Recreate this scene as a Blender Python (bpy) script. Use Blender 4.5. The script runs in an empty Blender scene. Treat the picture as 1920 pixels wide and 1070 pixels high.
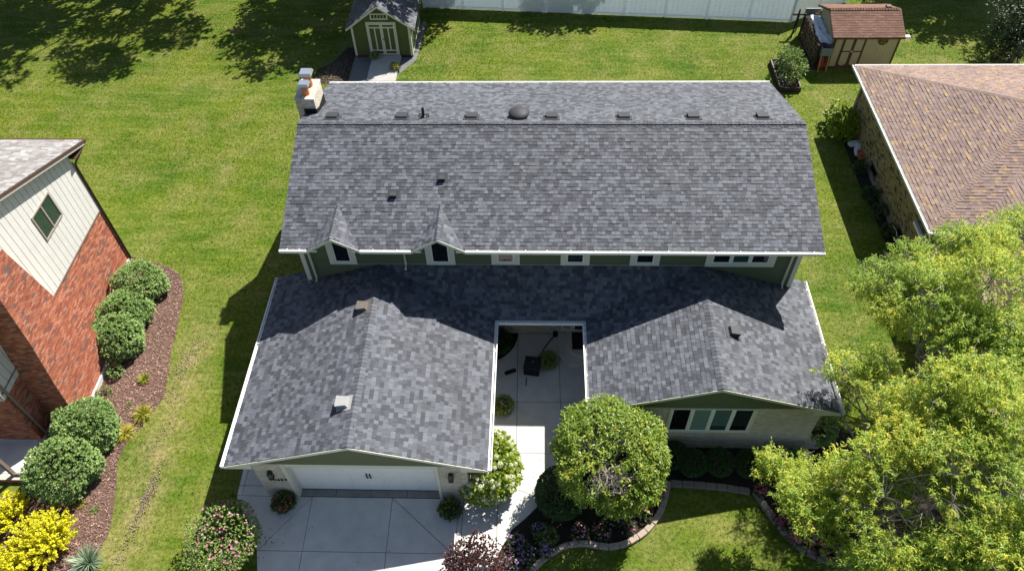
import bpy, bmesh, math, random
import numpy as np
from mathutils import Vector, Matrix

random.seed(7)
rng = np.random.default_rng(7)
SC = bpy.context.scene
COL = SC.collection
D = bpy.data

# ------------------------------------------------------------------ camera
CAM = Vector((5.599, -8.498, 24.397))
FOC = 1414.9
def cam_axes(p, y, r):
    p, y, r = [math.radians(a) for a in (p, y, r)]
    f = Vector((math.sin(y) * math.cos(p), math.cos(y) * math.cos(p), -math.sin(p)))
    rt = Vector((math.cos(y), -math.sin(y), 0)); up = rt.cross(f)
    return rt * math.cos(r) + up * math.sin(r), up * math.cos(r) - rt * math.sin(r), f
cr, cu, cf = cam_axes(50.128, -2.783, -1.749)
cd = D.cameras.new('drone_camera'); co = D.objects.new('drone_camera', cd); COL.objects.link(co)
m = Matrix((cr, cu, -cf)).transposed().to_4x4(); m.translation = CAM
co.matrix_world = m
cd.sensor_fit = 'HORIZONTAL'; cd.sensor_width = 36; cd.lens = FOC / 1920 * 36
cd.clip_start = 0.5; cd.clip_end = 2000
SC.camera = co

# ------------------------------------------------------------------ sky and sun
SUN_TO = Vector((0.515, 0.692, 1.0)).normalized()
world = D.worlds.new('World'); SC.world = world; world.use_nodes = True
wn = world.node_tree
sky = wn.nodes.new('ShaderNodeTexSky'); sky.sky_type = 'NISHITA'; sky.sun_disc = False
sky.sun_elevation = math.asin(SUN_TO.z); sky.sun_rotation = math.atan2(SUN_TO.x, SUN_TO.y)
wn.links.new(sky.outputs[0], wn.nodes['Background'].inputs[0])
wn.nodes['Background'].inputs[1].default_value = 0.058
sl = D.lights.new('sun', 'SUN'); sl.energy = 5.0; sl.angle = math.radians(0.53); sl.color = (1.0, 0.95, 0.87)
so = D.objects.new('sun', sl); COL.objects.link(so)
so.rotation_euler = SUN_TO.to_track_quat('Z', 'Y').to_euler(); so.location = (30, 40, 60)
SC.view_settings.view_transform = 'Standard'; SC.view_settings.look = 'None'
SC.view_settings.gamma = 1.0; SC.view_settings.use_curve_mapping = False
SC.view_settings.exposure = 0.95

# ------------------------------------------------------------------ materials
MATS = {}
def _nodes(name):
    mt = D.materials.new(name); mt.use_nodes = True
    nt = mt.node_tree; b = nt.nodes['Principled BSDF']
    return mt, nt, b
def mat(name, col, rough=0.8, var=0.18, scale=6.0, fine=60.0, bump=0.0, spec=0.3, metal=0.0, hue=None):
    """plain surface: base colour broken up by two noises in world space"""
    if name in MATS: return MATS[name]
    mt, nt, b = _nodes(name); L = nt.links
    geo = nt.nodes.new('ShaderNodeNewGeometry')
    n1 = nt.nodes.new('ShaderNodeTexNoise'); n1.inputs['Scale'].default_value = scale; n1.inputs['Detail'].default_value = 5
    n2 = nt.nodes.new('ShaderNodeTexNoise'); n2.inputs['Scale'].default_value = fine; n2.inputs['Detail'].default_value = 2
    L.new(geo.outputs['Position'], n1.inputs['Vector']); L.new(geo.outputs['Position'], n2.inputs['Vector'])
    ad = nt.nodes.new('ShaderNodeMath'); ad.operation = 'ADD'
    L.new(n1.outputs[0], ad.inputs[0]); L.new(n2.outputs[0], ad.inputs[1])
    rp = nt.nodes.new('ShaderNodeValToRGB')
    c2 = hue or col
    rp.color_ramp.elements[0].position = 0.38; rp.color_ramp.elements[1].position = 0.62
    rp.color_ramp.elements[0].color = (*[c * (1 - var) for c in col], 1)
    rp.color_ramp.elements[1].color = (*[min(1, c * (1 + var)) for c in c2], 1)
    n3 = nt.nodes.new('ShaderNodeTexNoise'); n3.inputs['Scale'].default_value = 0.45; n3.inputs['Detail'].default_value = 4
    L.new(geo.outputs['Position'], n3.inputs['Vector'])
    a2 = nt.nodes.new('ShaderNodeMath'); a2.operation = 'ADD'; L.new(ad.outputs[0], a2.inputs[0]); L.new(n3.outputs[0], a2.inputs[1]); ad = a2
    hv = nt.nodes.new('ShaderNodeMath'); hv.operation = 'MULTIPLY'; hv.inputs[1].default_value = 0.3333
    L.new(ad.outputs[0], hv.inputs[0]); L.new(hv.outputs[0], rp.inputs[0])
    L.new(rp.outputs[0], b.inputs['Base Color'])
    b.inputs['Roughness'].default_value = rough; b.inputs['Metallic'].default_value = metal
    b.inputs['Specular IOR Level'].default_value = spec
    if bump:
        bp = nt.nodes.new('ShaderNodeBump'); bp.inputs['Strength'].default_value = bump; bp.inputs['Distance'].default_value = 0.02
        L.new(n2.outputs[0], bp.inputs['Height']); L.new(bp.outputs[0], b.inputs['Normal'])
    MATS[name] = mt; return mt
def leafmat(name, cols, trans=0.35, rough=0.42, spec=0.42):
    """leaves: colour per leaf from the 'tint' attribute, thin and partly translucent"""
    if name in MATS: return MATS[name]
    mt, nt, b = _nodes(name); L = nt.links
    at = nt.nodes.new('ShaderNodeAttribute'); at.attribute_name = 'tint'
    rp = nt.nodes.new('ShaderNodeValToRGB'); e = rp.color_ramp.elements
    e[0].position = 0.0; e[0].color = (*cols[0], 1); e[1].position = 1.0; e[1].color = (*cols[-1], 1)
    for i, c in enumerate(cols[1:-1]):
        k = e.new((i + 1) / (len(cols) - 1)); k.color = (*c, 1)
    L.new(at.outputs['Fac'], rp.inputs[0]); L.new(rp.outputs[0], b.inputs['Base Color'])
    b.inputs['Roughness'].default_value = rough; b.inputs['Specular IOR Level'].default_value = spec
    tr = nt.nodes.new('ShaderNodeBsdfTranslucent'); L.new(rp.outputs[0], tr.inputs[0])
    mx = nt.nodes.new('ShaderNodeMixShader'); mx.inputs[0].default_value = trans
    L.new(b.outputs[0], mx.inputs[1]); L.new(tr.outputs[0], mx.inputs[2])
    L.new(mx.outputs[0], nt.nodes['Material Output'].inputs[0])
    MATS[name] = mt; return mt
def glassmat(name, col, rough=0.05):
    if name in MATS: return MATS[name]
    mt, nt, b = _nodes(name)
    b.inputs['Base Color'].default_value = (*col, 1); b.inputs['Roughness'].default_value = rough
    b.inputs['Specular IOR Level'].default_value = 0.9
    MATS[name] = mt; return mt
def lawnmat(name, blades):
    mt, nt, b = _nodes(name); L = nt.links
    geo = nt.nodes.new('ShaderNodeNewGeometry')
    def noise(s, d=4, stretch=None):
        n = nt.nodes.new('ShaderNodeTexNoise'); n.inputs['Scale'].default_value = s; n.inputs['Detail'].default_value = d
        n.inputs['Roughness'].default_value = 0.62
        src = geo.outputs['Position']
        if stretch:
            mp = nt.nodes.new('ShaderNodeMapping'); mp.inputs['Scale'].default_value = stretch
            mp.inputs['Rotation'].default_value = (0, 0, math.radians(12))
            L.new(src, mp.inputs[0]); src = mp.outputs[0]
        L.new(src, n.inputs['Vector']); return n.outputs[0]
    def ramp(src, lo, hi, a, c):
        r = nt.nodes.new('ShaderNodeValToRGB'); r.color_ramp.elements[0].position = lo; r.color_ramp.elements[1].position = hi
        r.color_ramp.elements[0].color = (*a, 1); r.color_ramp.elements[1].color = (*c, 1)
        L.new(src, r.inputs[0]); return r.outputs[0]
    def mix(f, a, c):
        mx = nt.nodes.new('ShaderNodeMix'); mx.data_type = 'RGBA'
        if isinstance(f, float): mx.inputs[0].default_value = f
        else: L.new(f, mx.inputs[0])
        L.new(a, mx.inputs[6]); L.new(c, mx.inputs[7]); return mx.outputs[2]
    k = 1.0 if blades else 0.85
    g = lambda *c: tuple(x * k for x in c)
    base = ramp(noise(0.30, 6), 0.34, 0.66, g(0.056, 0.120, 0.009), g(0.132, 0.172, 0.016))
    dry = ramp(noise(0.9, 6), 0.3, 0.7, g(0.130, 0.165, 0.016), g(0.255, 0.225, 0.090))
    f1 = ramp(noise(0.55, 8), 0.46, 0.68, (0, 0, 0), (0.80,) * 3)
    c = mix(f1, base, dry)
    st = ramp(noise(1.0, 3, (0.35, 2.2, 1)), 0.44, 0.64, (0, 0, 0), (0.52,) * 3)   # pale mowing streaks
    c = mix(st, c, ramp(noise(3, 2), 0.3, 0.7, g(0.15, 0.190, 0.020), g(0.250, 0.245, 0.080)))
    # sun-scorched strip beside the mulch bed, broken up by noise
    sx = nt.nodes.new('ShaderNodeSeparateXYZ'); L.new(geo.outputs['Position'], sx.inputs[0])
    def mth(op, a, v, clampit=False):
        q = nt.nodes.new('ShaderNodeMath'); q.operation = op; q.use_clamp = clampit
        for i, w in enumerate((a, v)):
            if isinstance(w, (int, float)): q.inputs[i].default_value = w
            else: L.new(w, q.inputs[i])
        return q.outputs[0]
    band = mth('SUBTRACT', 1.0, mth('MULTIPLY', mth('ABSOLUTE', mth('ADD', sx.outputs[0], 7.95), 0), 0.72), True)
    fade = mth('MULTIPLY', mth('SUBTRACT', 11.5, sx.outputs[1]), 0.3, True)
    spot = ramp(noise(1.7, 7), 0.36, 0.62, (0, 0, 0), (1, 1, 1))
    tan = ramp(noise(5, 4), 0.3, 0.7, g(0.215, 0.200, 0.060), g(0.330, 0.270, 0.130))
    c = mix(mth('MULTIPLY', mth('MULTIPLY', band, fade), spot), c, tan)
    fn = ramp(noise(7, 6), 0.28, 0.74, (0.55,) * 3, (1.50,) * 3)
    mu = nt.nodes.new('ShaderNodeMix'); mu.data_type = 'RGBA'; mu.blend_type = 'MULTIPLY'; mu.inputs[0].default_value = 1.0
    L.new(c, mu.inputs[6]); L.new(fn, mu.inputs[7]); c = mu.outputs[2]
    L.new(c, b.inputs['Base Color']); b.inputs['Roughness'].default_value = 0.8; b.inputs['Specular IOR Level'].default_value = 0.08
    if blades:
        tr = nt.nodes.new('ShaderNodeBsdfTranslucent'); L.new(c, tr.inputs[0])
        ms = nt.nodes.new('ShaderNodeMixShader'); ms.inputs[0].default_value = 0.3
        L.new(b.outputs[0], ms.inputs[1]); L.new(tr.outputs[0], ms.inputs[2]); L.new(ms.outputs[0], nt.nodes['Material Output'].inputs[0])
    else:
        bp = nt.nodes.new('ShaderNodeBump'); bp.inputs['Strength'].default_value = 0.5; bp.inputs['Distance'].default_value = 0.03
        L.new(noise(28, 4), bp.inputs['Height']); L.new(bp.outputs[0], b.inputs['Normal'])
    MATS[name] = mt; return mt

ROOF = [mat('shingle_slate_%d' % i, c, 0.72, 0.16, 9, 140, 0.35, 0.36) for i, c in enumerate(
    [(0.046, 0.050, 0.061), (0.062, 0.067, 0.081), (0.080, 0.086, 0.103), (0.100, 0.107, 0.127), (0.120, 0.128, 0.151)])]
ROOFW = [0.20, 0.20, 0.22, 0.22, 0.16]
BROWN = [mat('shingle_brown_%d' % i, c, 0.9, 0.16, 9, 140, 0.3, 0.25) for i, c in enumerate(
    [(0.195, 0.140, 0.122), (0.225, 0.165, 0.144), (0.250, 0.186, 0.164), (0.270, 0.188, 0.140), (0.32, 0.222, 0.135)])]
BROWNW = [0.26, 0.28, 0.25, 0.12, 0.09]
OLDR = [mat('shingle_weathered_%d' % i, c, 0.9, 0.2, 5, 80, 0.3, 0.25) for i, c in enumerate(
    [(0.20, 0.185, 0.18), (0.27, 0.26, 0.255), (0.33, 0.32, 0.315), (0.24, 0.23, 0.225)])]
SHEDR = [mat('shingle_shed_%d' % i, c, 0.9, 0.16, 6, 120, 0.3, 0.25) for i, c in enumerate(
    [(0.145, 0.080, 0.058), (0.165, 0.092, 0.067), (0.185, 0.104, 0.077)])]
CREAM = [mat('brick_cream_%d' % i, c, 0.9, 0.12, 12, 90, 0.3) for i, c in enumerate(
    [(0.50, 0.45, 0.37), (0.55, 0.50, 0.42), (0.60, 0.55, 0.48), (0.46, 0.40, 0.33)])]
CREAMW = [0.3, 0.35, 0.25, 0.10]
RED = [mat('brick_red_%d' % i, c, 0.9, 0.14, 12, 90, 0.3) for i, c in enumerate(
    [(0.36, 0.115, 0.066), (0.43, 0.155, 0.092), (0.50, 0.215, 0.140), (0.27, 0.090, 0.062), (0.17, 0.120, 0.108)])]
REDW = [0.30, 0.32, 0.17, 0.15, 0.06]
TAN = [mat('brick_tan_%d' % i, c, 0.9, 0.14, 12, 90, 0.3) for i, c in enumerate(
    [(0.34, 0.25, 0.13), (0.40, 0.31, 0.17), (0.27, 0.19, 0.10), (0.10, 0.07, 0.045)])]
TANW = [0.36, 0.30, 0.19, 0.15]
def vinyl(name, col):
    mt = mat(name, col, .4, .03, 2, 20); nt = mt.node_tree; b = nt.nodes['Principled BSDF']
    tr = nt.nodes.new('ShaderNodeBsdfTranslucent'); tr.inputs[0].default_value = (0.75, 0.82, 0.88, 1)
    ms = nt.nodes.new('ShaderNodeMixShader'); ms.inputs[0].default_value = 0.34
    nt.links.new(b.outputs[0], ms.inputs[1]); nt.links.new(tr.outputs[0], ms.inputs[2]); nt.links.new(ms.outputs[0], nt.nodes['Material Output'].inputs[0]); return mt
M = dict(
    silver=mat('silver_vent_metal', (0.30, 0.30, 0.30), 0.6, 0.08, spec=0.4),
    white=mat('white_vinyl', (0.78, 0.78, 0.76), 0.45, 0.03, 3, 20),
    trim=mat('cream_trim_paint', (0.62, 0.62, 0.54), 0.55, 0.04, 3, 20),
    sage=mat('sage_siding', (0.105, 0.125, 0.072), 0.6, 0.08, 2, 40),
    shedgreen=mat('shed_green_paint', (0.085, 0.105, 0.040), 0.65, 0.10, 3, 40),
    mortar=mat('mortar_light', (0.42, 0.39, 0.34), 0.95, 0.1, 10, 90),
    mortard=mat('mortar_grey', (0.60, 0.50, 0.43), 0.95, 0.1, 10, 90),
    deck=mat('roof_felt', (0.035, 0.035, 0.04), 0.95, 0.1),
    deckb=mat('roof_felt_brown', (0.06, 0.04, 0.033), 0.95, 0.1),
    conc=mat('concrete', (0.57, 0.555, 0.525), 0.9, 0.13, 1.8, 40, 0.15),
    concd=mat('concrete_stained', (0.26, 0.24, 0.22), 0.9, 0.2, 3, 25, 0.15),
    joint=mat('joint_dark', (0.045, 0.045, 0.045), 0.95, 0.2),
    black=mat('black_metal', (0.012, 0.012, 0.013), 0.45, 0.1, spec=0.5),
    vent=mat('vent_grey_metal', (0.038, 0.040, 0.046), 0.62, 0.08, spec=0.3),
    ventb=mat('vent_brown_metal', (0.115, 0.098, 0.085), 0.5, 0.08, spec=0.5),
    steel=mat('galvanised_steel', (0.55, 0.58, 0.62), 0.35, 0.08, 4, 30, metal=0.85),
    clay=mat('terracotta', (0.52, 0.20, 0.085), 0.8, 0.12),
    mulch=mat('mulch_soil', (0.120, 0.072, 0.056), 0.95, 0.35, 10, 60, 0.6),
    soil=mat('dark_soil', (0.030, 0.022, 0.016), 0.95, 0.3, 10, 60, 0.6),
    drysoil=mat('dry_soil', (0.175, 0.130, 0.095), 0.95, 0.25, 4, 40, 0.5),
    stone=mat('edging_stone', (0.36, 0.29, 0.23), 0.9, 0.16, 7, 60, 0.4),
    stoned=mat('edging_stone_dark', (0.22, 0.18, 0.15), 0.9, 0.2, 7, 60, 0.4),
    bark=mat('bark_grey', (0.20, 0.165, 0.135), 0.95, 0.25, 14, 60, 0.6),
    barkp=mat('bark_pale', (0.27, 0.24, 0.215), 0.95, 0.25, 14, 60, 0.6),
    twig=mat('twig_brown', (0.17, 0.125, 0.095), 0.95, 0.25, 14, 60, 0.3),
    wsiding=mat('white_wood_siding', (0.64, 0.63, 0.60), 0.6, 0.06, 4, 40),
    brownpaint=mat('brown_paint', (0.085, 0.042, 0.030), 0.6, 0.12),
    tauptrim=mat('taupe_trim', (0.20, 0.165, 0.14), 0.55, 0.1),
    tanpaint=mat('tan_paint', (0.44, 0.37, 0.235), 0.65, 0.07, 3, 40),
    glass=glassmat('dark_glass', (0.006, 0.009, 0.011)),
    glassg=glassmat('greenish_glass', (0.030, 0.060, 0.055)),
    blind=mat('blind_teal', (0.14, 0.23, 0.22), 0.6, 0.05),
    blindl=mat('blind_pale', (0.42, 0.30, 0.25), 0.7, 0.05),
    wood=mat('cut_wood', (0.20, 0.135, 0.085), 0.9, 0.35, 20, 60),
    woodd=mat('log_bark', (0.065, 0.048, 0.038), 0.95, 0.35, 20, 60, 0.5),
    timber=mat('dark_timber', (0.055, 0.036, 0.028), 0.9, 0.3, 10, 50),
    yellowwood=mat('yellow_lumber', (0.50, 0.33, 0.09), 0.8, 0.12),
    tarp=mat('silver_tarp', (0.62, 0.65, 0.68), 0.42, 0.2, 5, 16, 0.8, 0.5),
    tarpg=mat('grey_plastic', (0.17, 0.19, 0.205), 0.5, 0.1),
    red=mat('red_plastic', (0.38, 0.055, 0.04), 0.5, 0.1),
    bag=mat('white_bag', (0.66, 0.70, 0.74), 0.45, 0.1, 6, 20, 0.5),
    blue=mat('blue_print', (0.02, 0.14, 0.40), 0.45, 0.1),
    rubber=mat('black_rubber', (0.010, 0.010, 0.011), 0.7, 0.1),
    matte=mat('dark_mat', (0.028, 0.018, 0.014), 0.95, 0.3, 8, 60, 0.5),
    gravel=mat('grey_gravel', (0.15, 0.155, 0.16), 0.95, 0.35, 12, 60, 0.8),
    lawn=lawnmat('lawn_ground', False), blade=lawnmat('lawn_blades', True),
)

# ------------------------------------------------------------------ mesh helpers
WL = {}
class MB:
    def __init__(s): s.v = []; s.f = []; s.m = []
    def add(s, vs, fs, mi=0):
        o = len(s.v); s.v.extend([tuple(a) for a in vs])
        s.f.extend([tuple(i + o for i in f) for f in fs]); s.m.extend([mi] * len(fs)); return s
    def box(s, x0, x1, y0, y1, z0, z1, mi=0, T=None):
        vs = [Vector((x, y, z)) for z in (z0, z1) for x, y in ((x0, y0), (x1, y0), (x1, y1), (x0, y1))]
        if T is not None: vs = [T @ a for a in vs]
        return s.add(vs, [(3, 2, 1, 0), (4, 5, 6, 7), (0, 1, 5, 4), (1, 2, 6, 5), (2, 3, 7, 6), (3, 0, 4, 7)], mi)
    def bbox(s, x0, x1, y0, y1, z0, z1, b=0.012, mi=0, T=None):
        """box with a small chamfer on its four vertical and four top edges"""
        p = [(x0 + b, y0), (x1 - b, y0), (x1, y0 + b), (x1, y1 - b), (x1 - b, y1), (x0 + b, y1), (x0, y1 - b), (x0, y0 + b)]
        q = [(x0 + 2 * b, y0 + b), (x1 - 2 * b, y0 + b), (x1 - b, y0 + 2 * b), (x1 - b, y1 - 2 * b), (x1 - 2 * b, y1 - b), (x0 + 2 * b, y1 - b), (x0 + b, y1 - 2 * b), (x0 + b, y0 + 2 * b)]
        vs = [Vector((x, y, z0)) for x, y in p] + [Vector((x, y, z1 - b)) for x, y in p] + [Vector((x, y, z1)) for x, y in q]
        if T is not None: vs = [T @ a for a in vs]
        fs = [tuple(range(7, -1, -1)), tuple(range(16, 24))]
        for k in (0, 8): fs += [(k + i, k + (i + 1) % 8, k + 8 + (i + 1) % 8, k + 8 + i) for i in range(8)]
        return s.add(vs, fs, mi)
    def prism(s, poly, ext, mi=0):
        """poly: 3-D points in a plane, extruded by the vector ext"""
        n = len(poly); P = [Vector(p) for p in poly]; e = Vector(ext)
        nn = Vector((0, 0, 0))
        for i in range(n): nn += P[i].cross(P[(i + 1) % n])
        if nn.dot(e) > 0: P = P[::-1]
        vs = P + [p + e for p in P]
        return s.add(vs, [tuple(range(n)), tuple(range(2 * n - 1, n - 1, -1))] + [(i, i + n, (i + 1) % n + n, (i + 1) % n) for i in range(n)], mi)
    def sheet(s, poly, mi=0): return s.add(poly, [tuple(range(len(poly)))], mi)
    def tube(s, pts, rad, k=6, mi=0, cap=True):
        pts = [Vector(p) for p in pts]; n = len(pts)
        if not hasattr(rad, '__len__'): rad = [rad] * n
        vs = []
        for i, p in enumerate(pts):
            d = (pts[min(i + 1, n - 1)] - pts[max(i - 1, 0)]).normalized()
            a = d.cross(Vector((0, 0, 1)) if abs(d.z) < 0.95 else Vector((1, 0, 0))).normalized(); b = d.cross(a)
            for j in range(k):
                t = 2 * math.pi * j / k; vs.append(p + (a * math.cos(t) + b * math.sin(t)) * rad[i])
        fs = [(i * k + j, i * k + (j + 1) % k, (i + 1) * k + (j + 1) % k, (i + 1) * k + j) for i in range(n - 1) for j in range(k)]
        fs = [f[::-1] for f in fs]
        if cap: fs += [tuple(range(k)), tuple(range((n - 1) * k + k - 1, (n - 1) * k - 1, -1))]
        return s.add(vs, fs, mi)
    def lathe(s, prof, c, k=16, mi=0):
        vs = [(c[0] + r * math.cos(2 * math.pi * j / k), c[1] + r * math.sin(2 * math.pi * j / k), c[2] + z) for r, z in prof for j in range(k)]
        fs = [(i * k + j, i * k + (j + 1) % k, (i + 1) * k + (j + 1) % k, (i + 1) * k + j) for i in range(len(prof) - 1) for j in range(k)]
        fs += [tuple(range(k - 1, -1, -1)), tuple(range((len(prof) - 1) * k, len(prof) * k))]
        return s.add(vs, fs, mi)
    def build(s, name, mats, parent=None, loc=None, smooth=False):
        if not isinstance(mats, (list, tuple)): mats = [mats]
        off = WL[parent] if parent else Vector(loc or (0, 0, 0))
        me = D.meshes.new(name); me.from_pydata([(a[0] - off[0], a[1] - off[1], a[2] - off[2]) for a in s.v], [], s.f)
        for mt in mats: me.materials.append(mt)
        if len(mats) > 1: me.polygons.foreach_set('material_index', s.m)
        if smooth: me.polygons.foreach_set('use_smooth', [True] * len(s.f))
        o = D.objects.new(name, me); COL.objects.link(o)
        if parent: o.parent = parent
        else: o.location = off
        WL[o] = Vector(off); return o
def label(o, lab, cat, group=None):
    o['label'] = lab; o['category'] = cat
    if group: o['group'] = group
    return o
def thing(name, lab, cat, loc, group=None):
    o = D.objects.new(name, None); COL.objects.link(o); o.location = loc; o.empty_display_size = 0.2
    WL[o] = Vector(loc); return label(o, lab, cat, group)
def struct(o): o['kind'] = 'structure'; return o
def stuff(o): o['kind'] = 'stuff'; return o
def copy_mesh(name, me, parent, Mw):
    o = D.objects.new(name, me); COL.objects.link(o); o.parent = parent
    o.matrix_local = Matrix.Translation(-WL[parent]) @ Mw; WL[o] = WL[parent]; return o
def quads_obj(name, V, mt, parent=None, loc=None, tint=None, nv=4):
    """V: (N, nv, 3) array of separate faces"""
    off = np.array(WL[parent] if parent else (loc or (0, 0, 0)), float)
    V = (np.asarray(V, float) - off).astype(np.float32); n = len(V)
    me = D.meshes.new(name); me.vertices.add(n * nv); me.loops.add(n * nv); me.polygons.add(n)
    me.vertices.foreach_set('co', V.ravel()); me.loops.foreach_set('vertex_index', np.arange(n * nv, dtype=np.int32))
    me.polygons.foreach_set('loop_start', np.arange(0, n * nv, nv, dtype=np.int32))
    me.polygons.foreach_set('loop_total', np.full(n, nv, np.int32))
    me.update(calc_edges=True)
    if tint is not None:
        a = me.attributes.new('tint', 'FLOAT', 'FACE'); a.data.foreach_set('value', np.asarray(tint, np.float32))
    me.materials.append(mt); o = D.objects.new(name, me); COL.objects.link(o)
    if parent: o.parent = parent
    else: o.location = off
    WL[o] = Vector(off); return o

# ------------------------------------------------------------------ shingles and bricks
PIECES = {}
def piece_mesh(kind, w, h, t0, t1, mt):
    key = (kind, round(w, 3), round(h, 3), mt.name)
    if key not in PIECES:
        b = MB(); b.add([(0, 0, -.002), (w, 0, -.002), (w, h, -.002), (0, h, -.002), (0, 0, t0), (w, 0, t0), (w, h, t1), (0, h, t1)],
                        [(4, 5, 6, 7), (0, 1, 5, 4), (1, 2, 6, 5), (2, 3, 7, 6), (3, 0, 4, 7)])
        me = D.meshes.new(kind); me.from_pydata(b.v, [], b.f); me.materials.append(mt); PIECES[key] = me
    return PIECES[key]
class Tiles:
    """lays courses of separate pieces on planes; the largest seen become objects, the rest one part"""
    def __init__(s, kind, mats, weights, widths, course, gap, t0, t1, limit=300, bond=False, plural=None):
        s.kind, s.mats, s.w, s.widths, s.course, s.gap, s.t0, s.t1 = kind, mats, weights, widths, course, gap, t0, t1
        s.limit = limit; s.bond = bond; s.full = []; s.rest = {}; s.plural = plural or kind + 's'
    def _span(s, poly, v):
        xs = []
        n = len(poly)
        for i in range(n):
            (u0, v0), (u1, v1) = poly[i], poly[(i + 1) % n]
            if (v0 <= v < v1) or (v1 <= v < v0): xs.append(u0 + (u1 - u0) * (v - v0) / (v1 - v0))
        return (min(xs), max(xs)) if len(xs) >= 2 else None
    def plane(s, parent, O, U, V, poly, holes=()):
        O, U, V = Vector(O), Vector(U).normalized(), Vector(V).normalized(); N = U.cross(V)
        rows = s.rest.setdefault(parent, MB())
        v = min(p[1] for p in poly); vmax = max(p[1] for p in poly); row = 0
        while v < vmax - 0.01:
            v1 = min(v + s.course, vmax)
            a = s._span(poly, v + 1e-4); c = s._span(poly, v1 - 1e-4)
            if a and c:
                u = min(a[0], c[0]) - (random.random() * s.widths[0] if not s.bond else (row % 2) * (s.widths[0] + s.gap) * 0.5)
                end = max(a[1], c[1])
                while u < end:
                    w = random.choice(s.widths); u2 = u + w
                    mi = random.choices(range(len(s.mats)), s.w)[0]
                    segs = [(u, u2)]
                    for h in holes:
                        if h[2] < v1 - 0.005 and h[3] > v + 0.005:
                            ns = []
                            for x, y in segs:
                                if y <= h[0] or x >= h[1]: ns.append((x, y))
                                else:
                                    if x < h[0] - 0.01: ns.append((x, h[0]))
                                    if y > h[1] + 0.01: ns.append((h[1], y))
                            segs = ns
                    hh = v1 - v - (s.gap if s.bond else 0)
                    k = random.choice((0.6, 0.8, 1.0, 1.3, 1.7)) if not s.bond else random.uniform(0.75, 1.3)
                    for x, y in segs:
                        b0, b1 = max(x, a[0]), min(y, a[1]); q0, q1 = max(x, c[0]), min(y, c[1])
                        if (b1 - b0 < 0.012 and q1 - q0 < 0.012): continue
                        isf = abs(y - x - w) < 1e-6 and b0 == x and b1 == y and q0 == x and q1 == y and v1 - v > s.course - 1e-4
                        g = s.gap * 0.5
                        if isf:
                            s.full.append((parent, O + U * (x + g) + V * v, U, V, N, w - 2 * g, hh, mi, k))
                        else:
                            b1, q1 = max(b1, b0 + 0.004), max(q1, q0 + 0.004)
                            pts = [(b0, v, -.002), (b1, v, -.002), (q1, v + hh, -.002), (q0, v + hh, -.002), (b0, v, s.t0 * k), (b1, v, s.t0 * k), (q1, v + hh, s.t1 * k), (q0, v + hh, s.t1 * k)]
                            rows.add([O + U * p[0] + V * p[1] + N * p[2] for p in pts], [(4, 5, 6, 7), (0, 1, 5, 4), (1, 2, 6, 5), (2, 3, 7, 6), (3, 0, 4, 7)], mi)
                    u = u2
            v += s.course; row += 1
    def finish(s):
        def score(p):
            c = p[1] + p[2] * p[5] * 0.5 + p[3] * p[6] * 0.5; d = CAM - c
            xc = (c - CAM).dot(cr) / (c - CAM).dot(cf) * FOC; yc = (c - CAM).dot(cu) / (c - CAM).dot(cf) * FOC
            if abs(xc) > 955 or abs(yc) > 530: return 0
            return max(0, p[4].dot(d.normalized())) * p[5] * p[6] / d.length_squared
        s.full.sort(key=score, reverse=True)
        for i, (par, P, U, V, N, w, h, mi, k) in enumerate(s.full):
            if i < s.limit:
                me = piece_mesh(s.kind, w, h, s.t0, s.t1, s.mats[mi])
                Mw = Matrix((U, V, N * k)).transposed().to_4x4(); Mw.translation = P
                copy_mesh(s.kind, me, par, Mw)
            else:
                pts = [(0, 0, -.002), (w, 0, -.002), (w, h, -.002), (0, h, -.002), (0, 0, s.t0 * k), (w, 0, s.t0 * k), (w, h, s.t1 * k), (0, h, s.t1 * k)]
                s.rest[par].add([P + U * p[0] + V * p[1] + N * p[2] for p in pts], [(4, 5, 6, 7), (0, 1, 5, 4), (1, 2, 6, 5), (2, 3, 7, 6), (3, 0, 4, 7)], mi)
        for par, b in s.rest.items():
            if b.f: stuff(b.build(s.plural, s.mats, par))
def ridge_caps(parent, A, B, s1, s2, mats, weights, name='ridge_cap', step=0.145, w=0.17, lift=1.0):
    """bent cap shingles along the ridge A-B; s1, s2 are the downhill directions of both slopes"""
    A, B = Vector(A), Vector(B); d = (B - A); n = int(d.length / step); d.normalize()
    s1, s2 = Vector(s1).normalized(), Vector(s2).normalized(); up = Vector((0, 0, 1))
    for i in range(n):
        mi = random.choices(range(len(mats)), weights)[0]
        key = (name, round(w, 3), mats[mi].name, tuple(round(c, 3) for c in (*d, *s1)))
        if key not in PIECES:
            pts = []
            for t, h in ((0, 0.052 * lift), (step * 1.12, 0.026 * lift)):
                p = d * t
                pts += [p + s1 * w + up * (h - .008), p + s1 * w * .35 + up * h, p + up * (h + .004), p + s2 * w * .35 + up * h, p + s2 * w + up * (h - .008)]
            low = [p - up * 0.028 for p in pts[:5]]
            vs = pts + low
            fs = [(j, j + 5, j + 6, j + 1) for j in range(4)] + [(10 + j, j, j + 1, 11 + j) for j in range(4)]
            me = D.meshes.new(name); me.from_pydata(vs, [], fs); me.materials.append(mats[mi])
            bm = bmesh.new(); bm.from_mesh(me); bmesh.ops.recalc_face_normals(bm, faces=bm.faces); bm.to_mesh(me); bm.free()
            PIECES[key] = me
        copy_mesh(name, PIECES[key], parent, Matrix.Translation(A + d * (i * step)))

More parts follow.
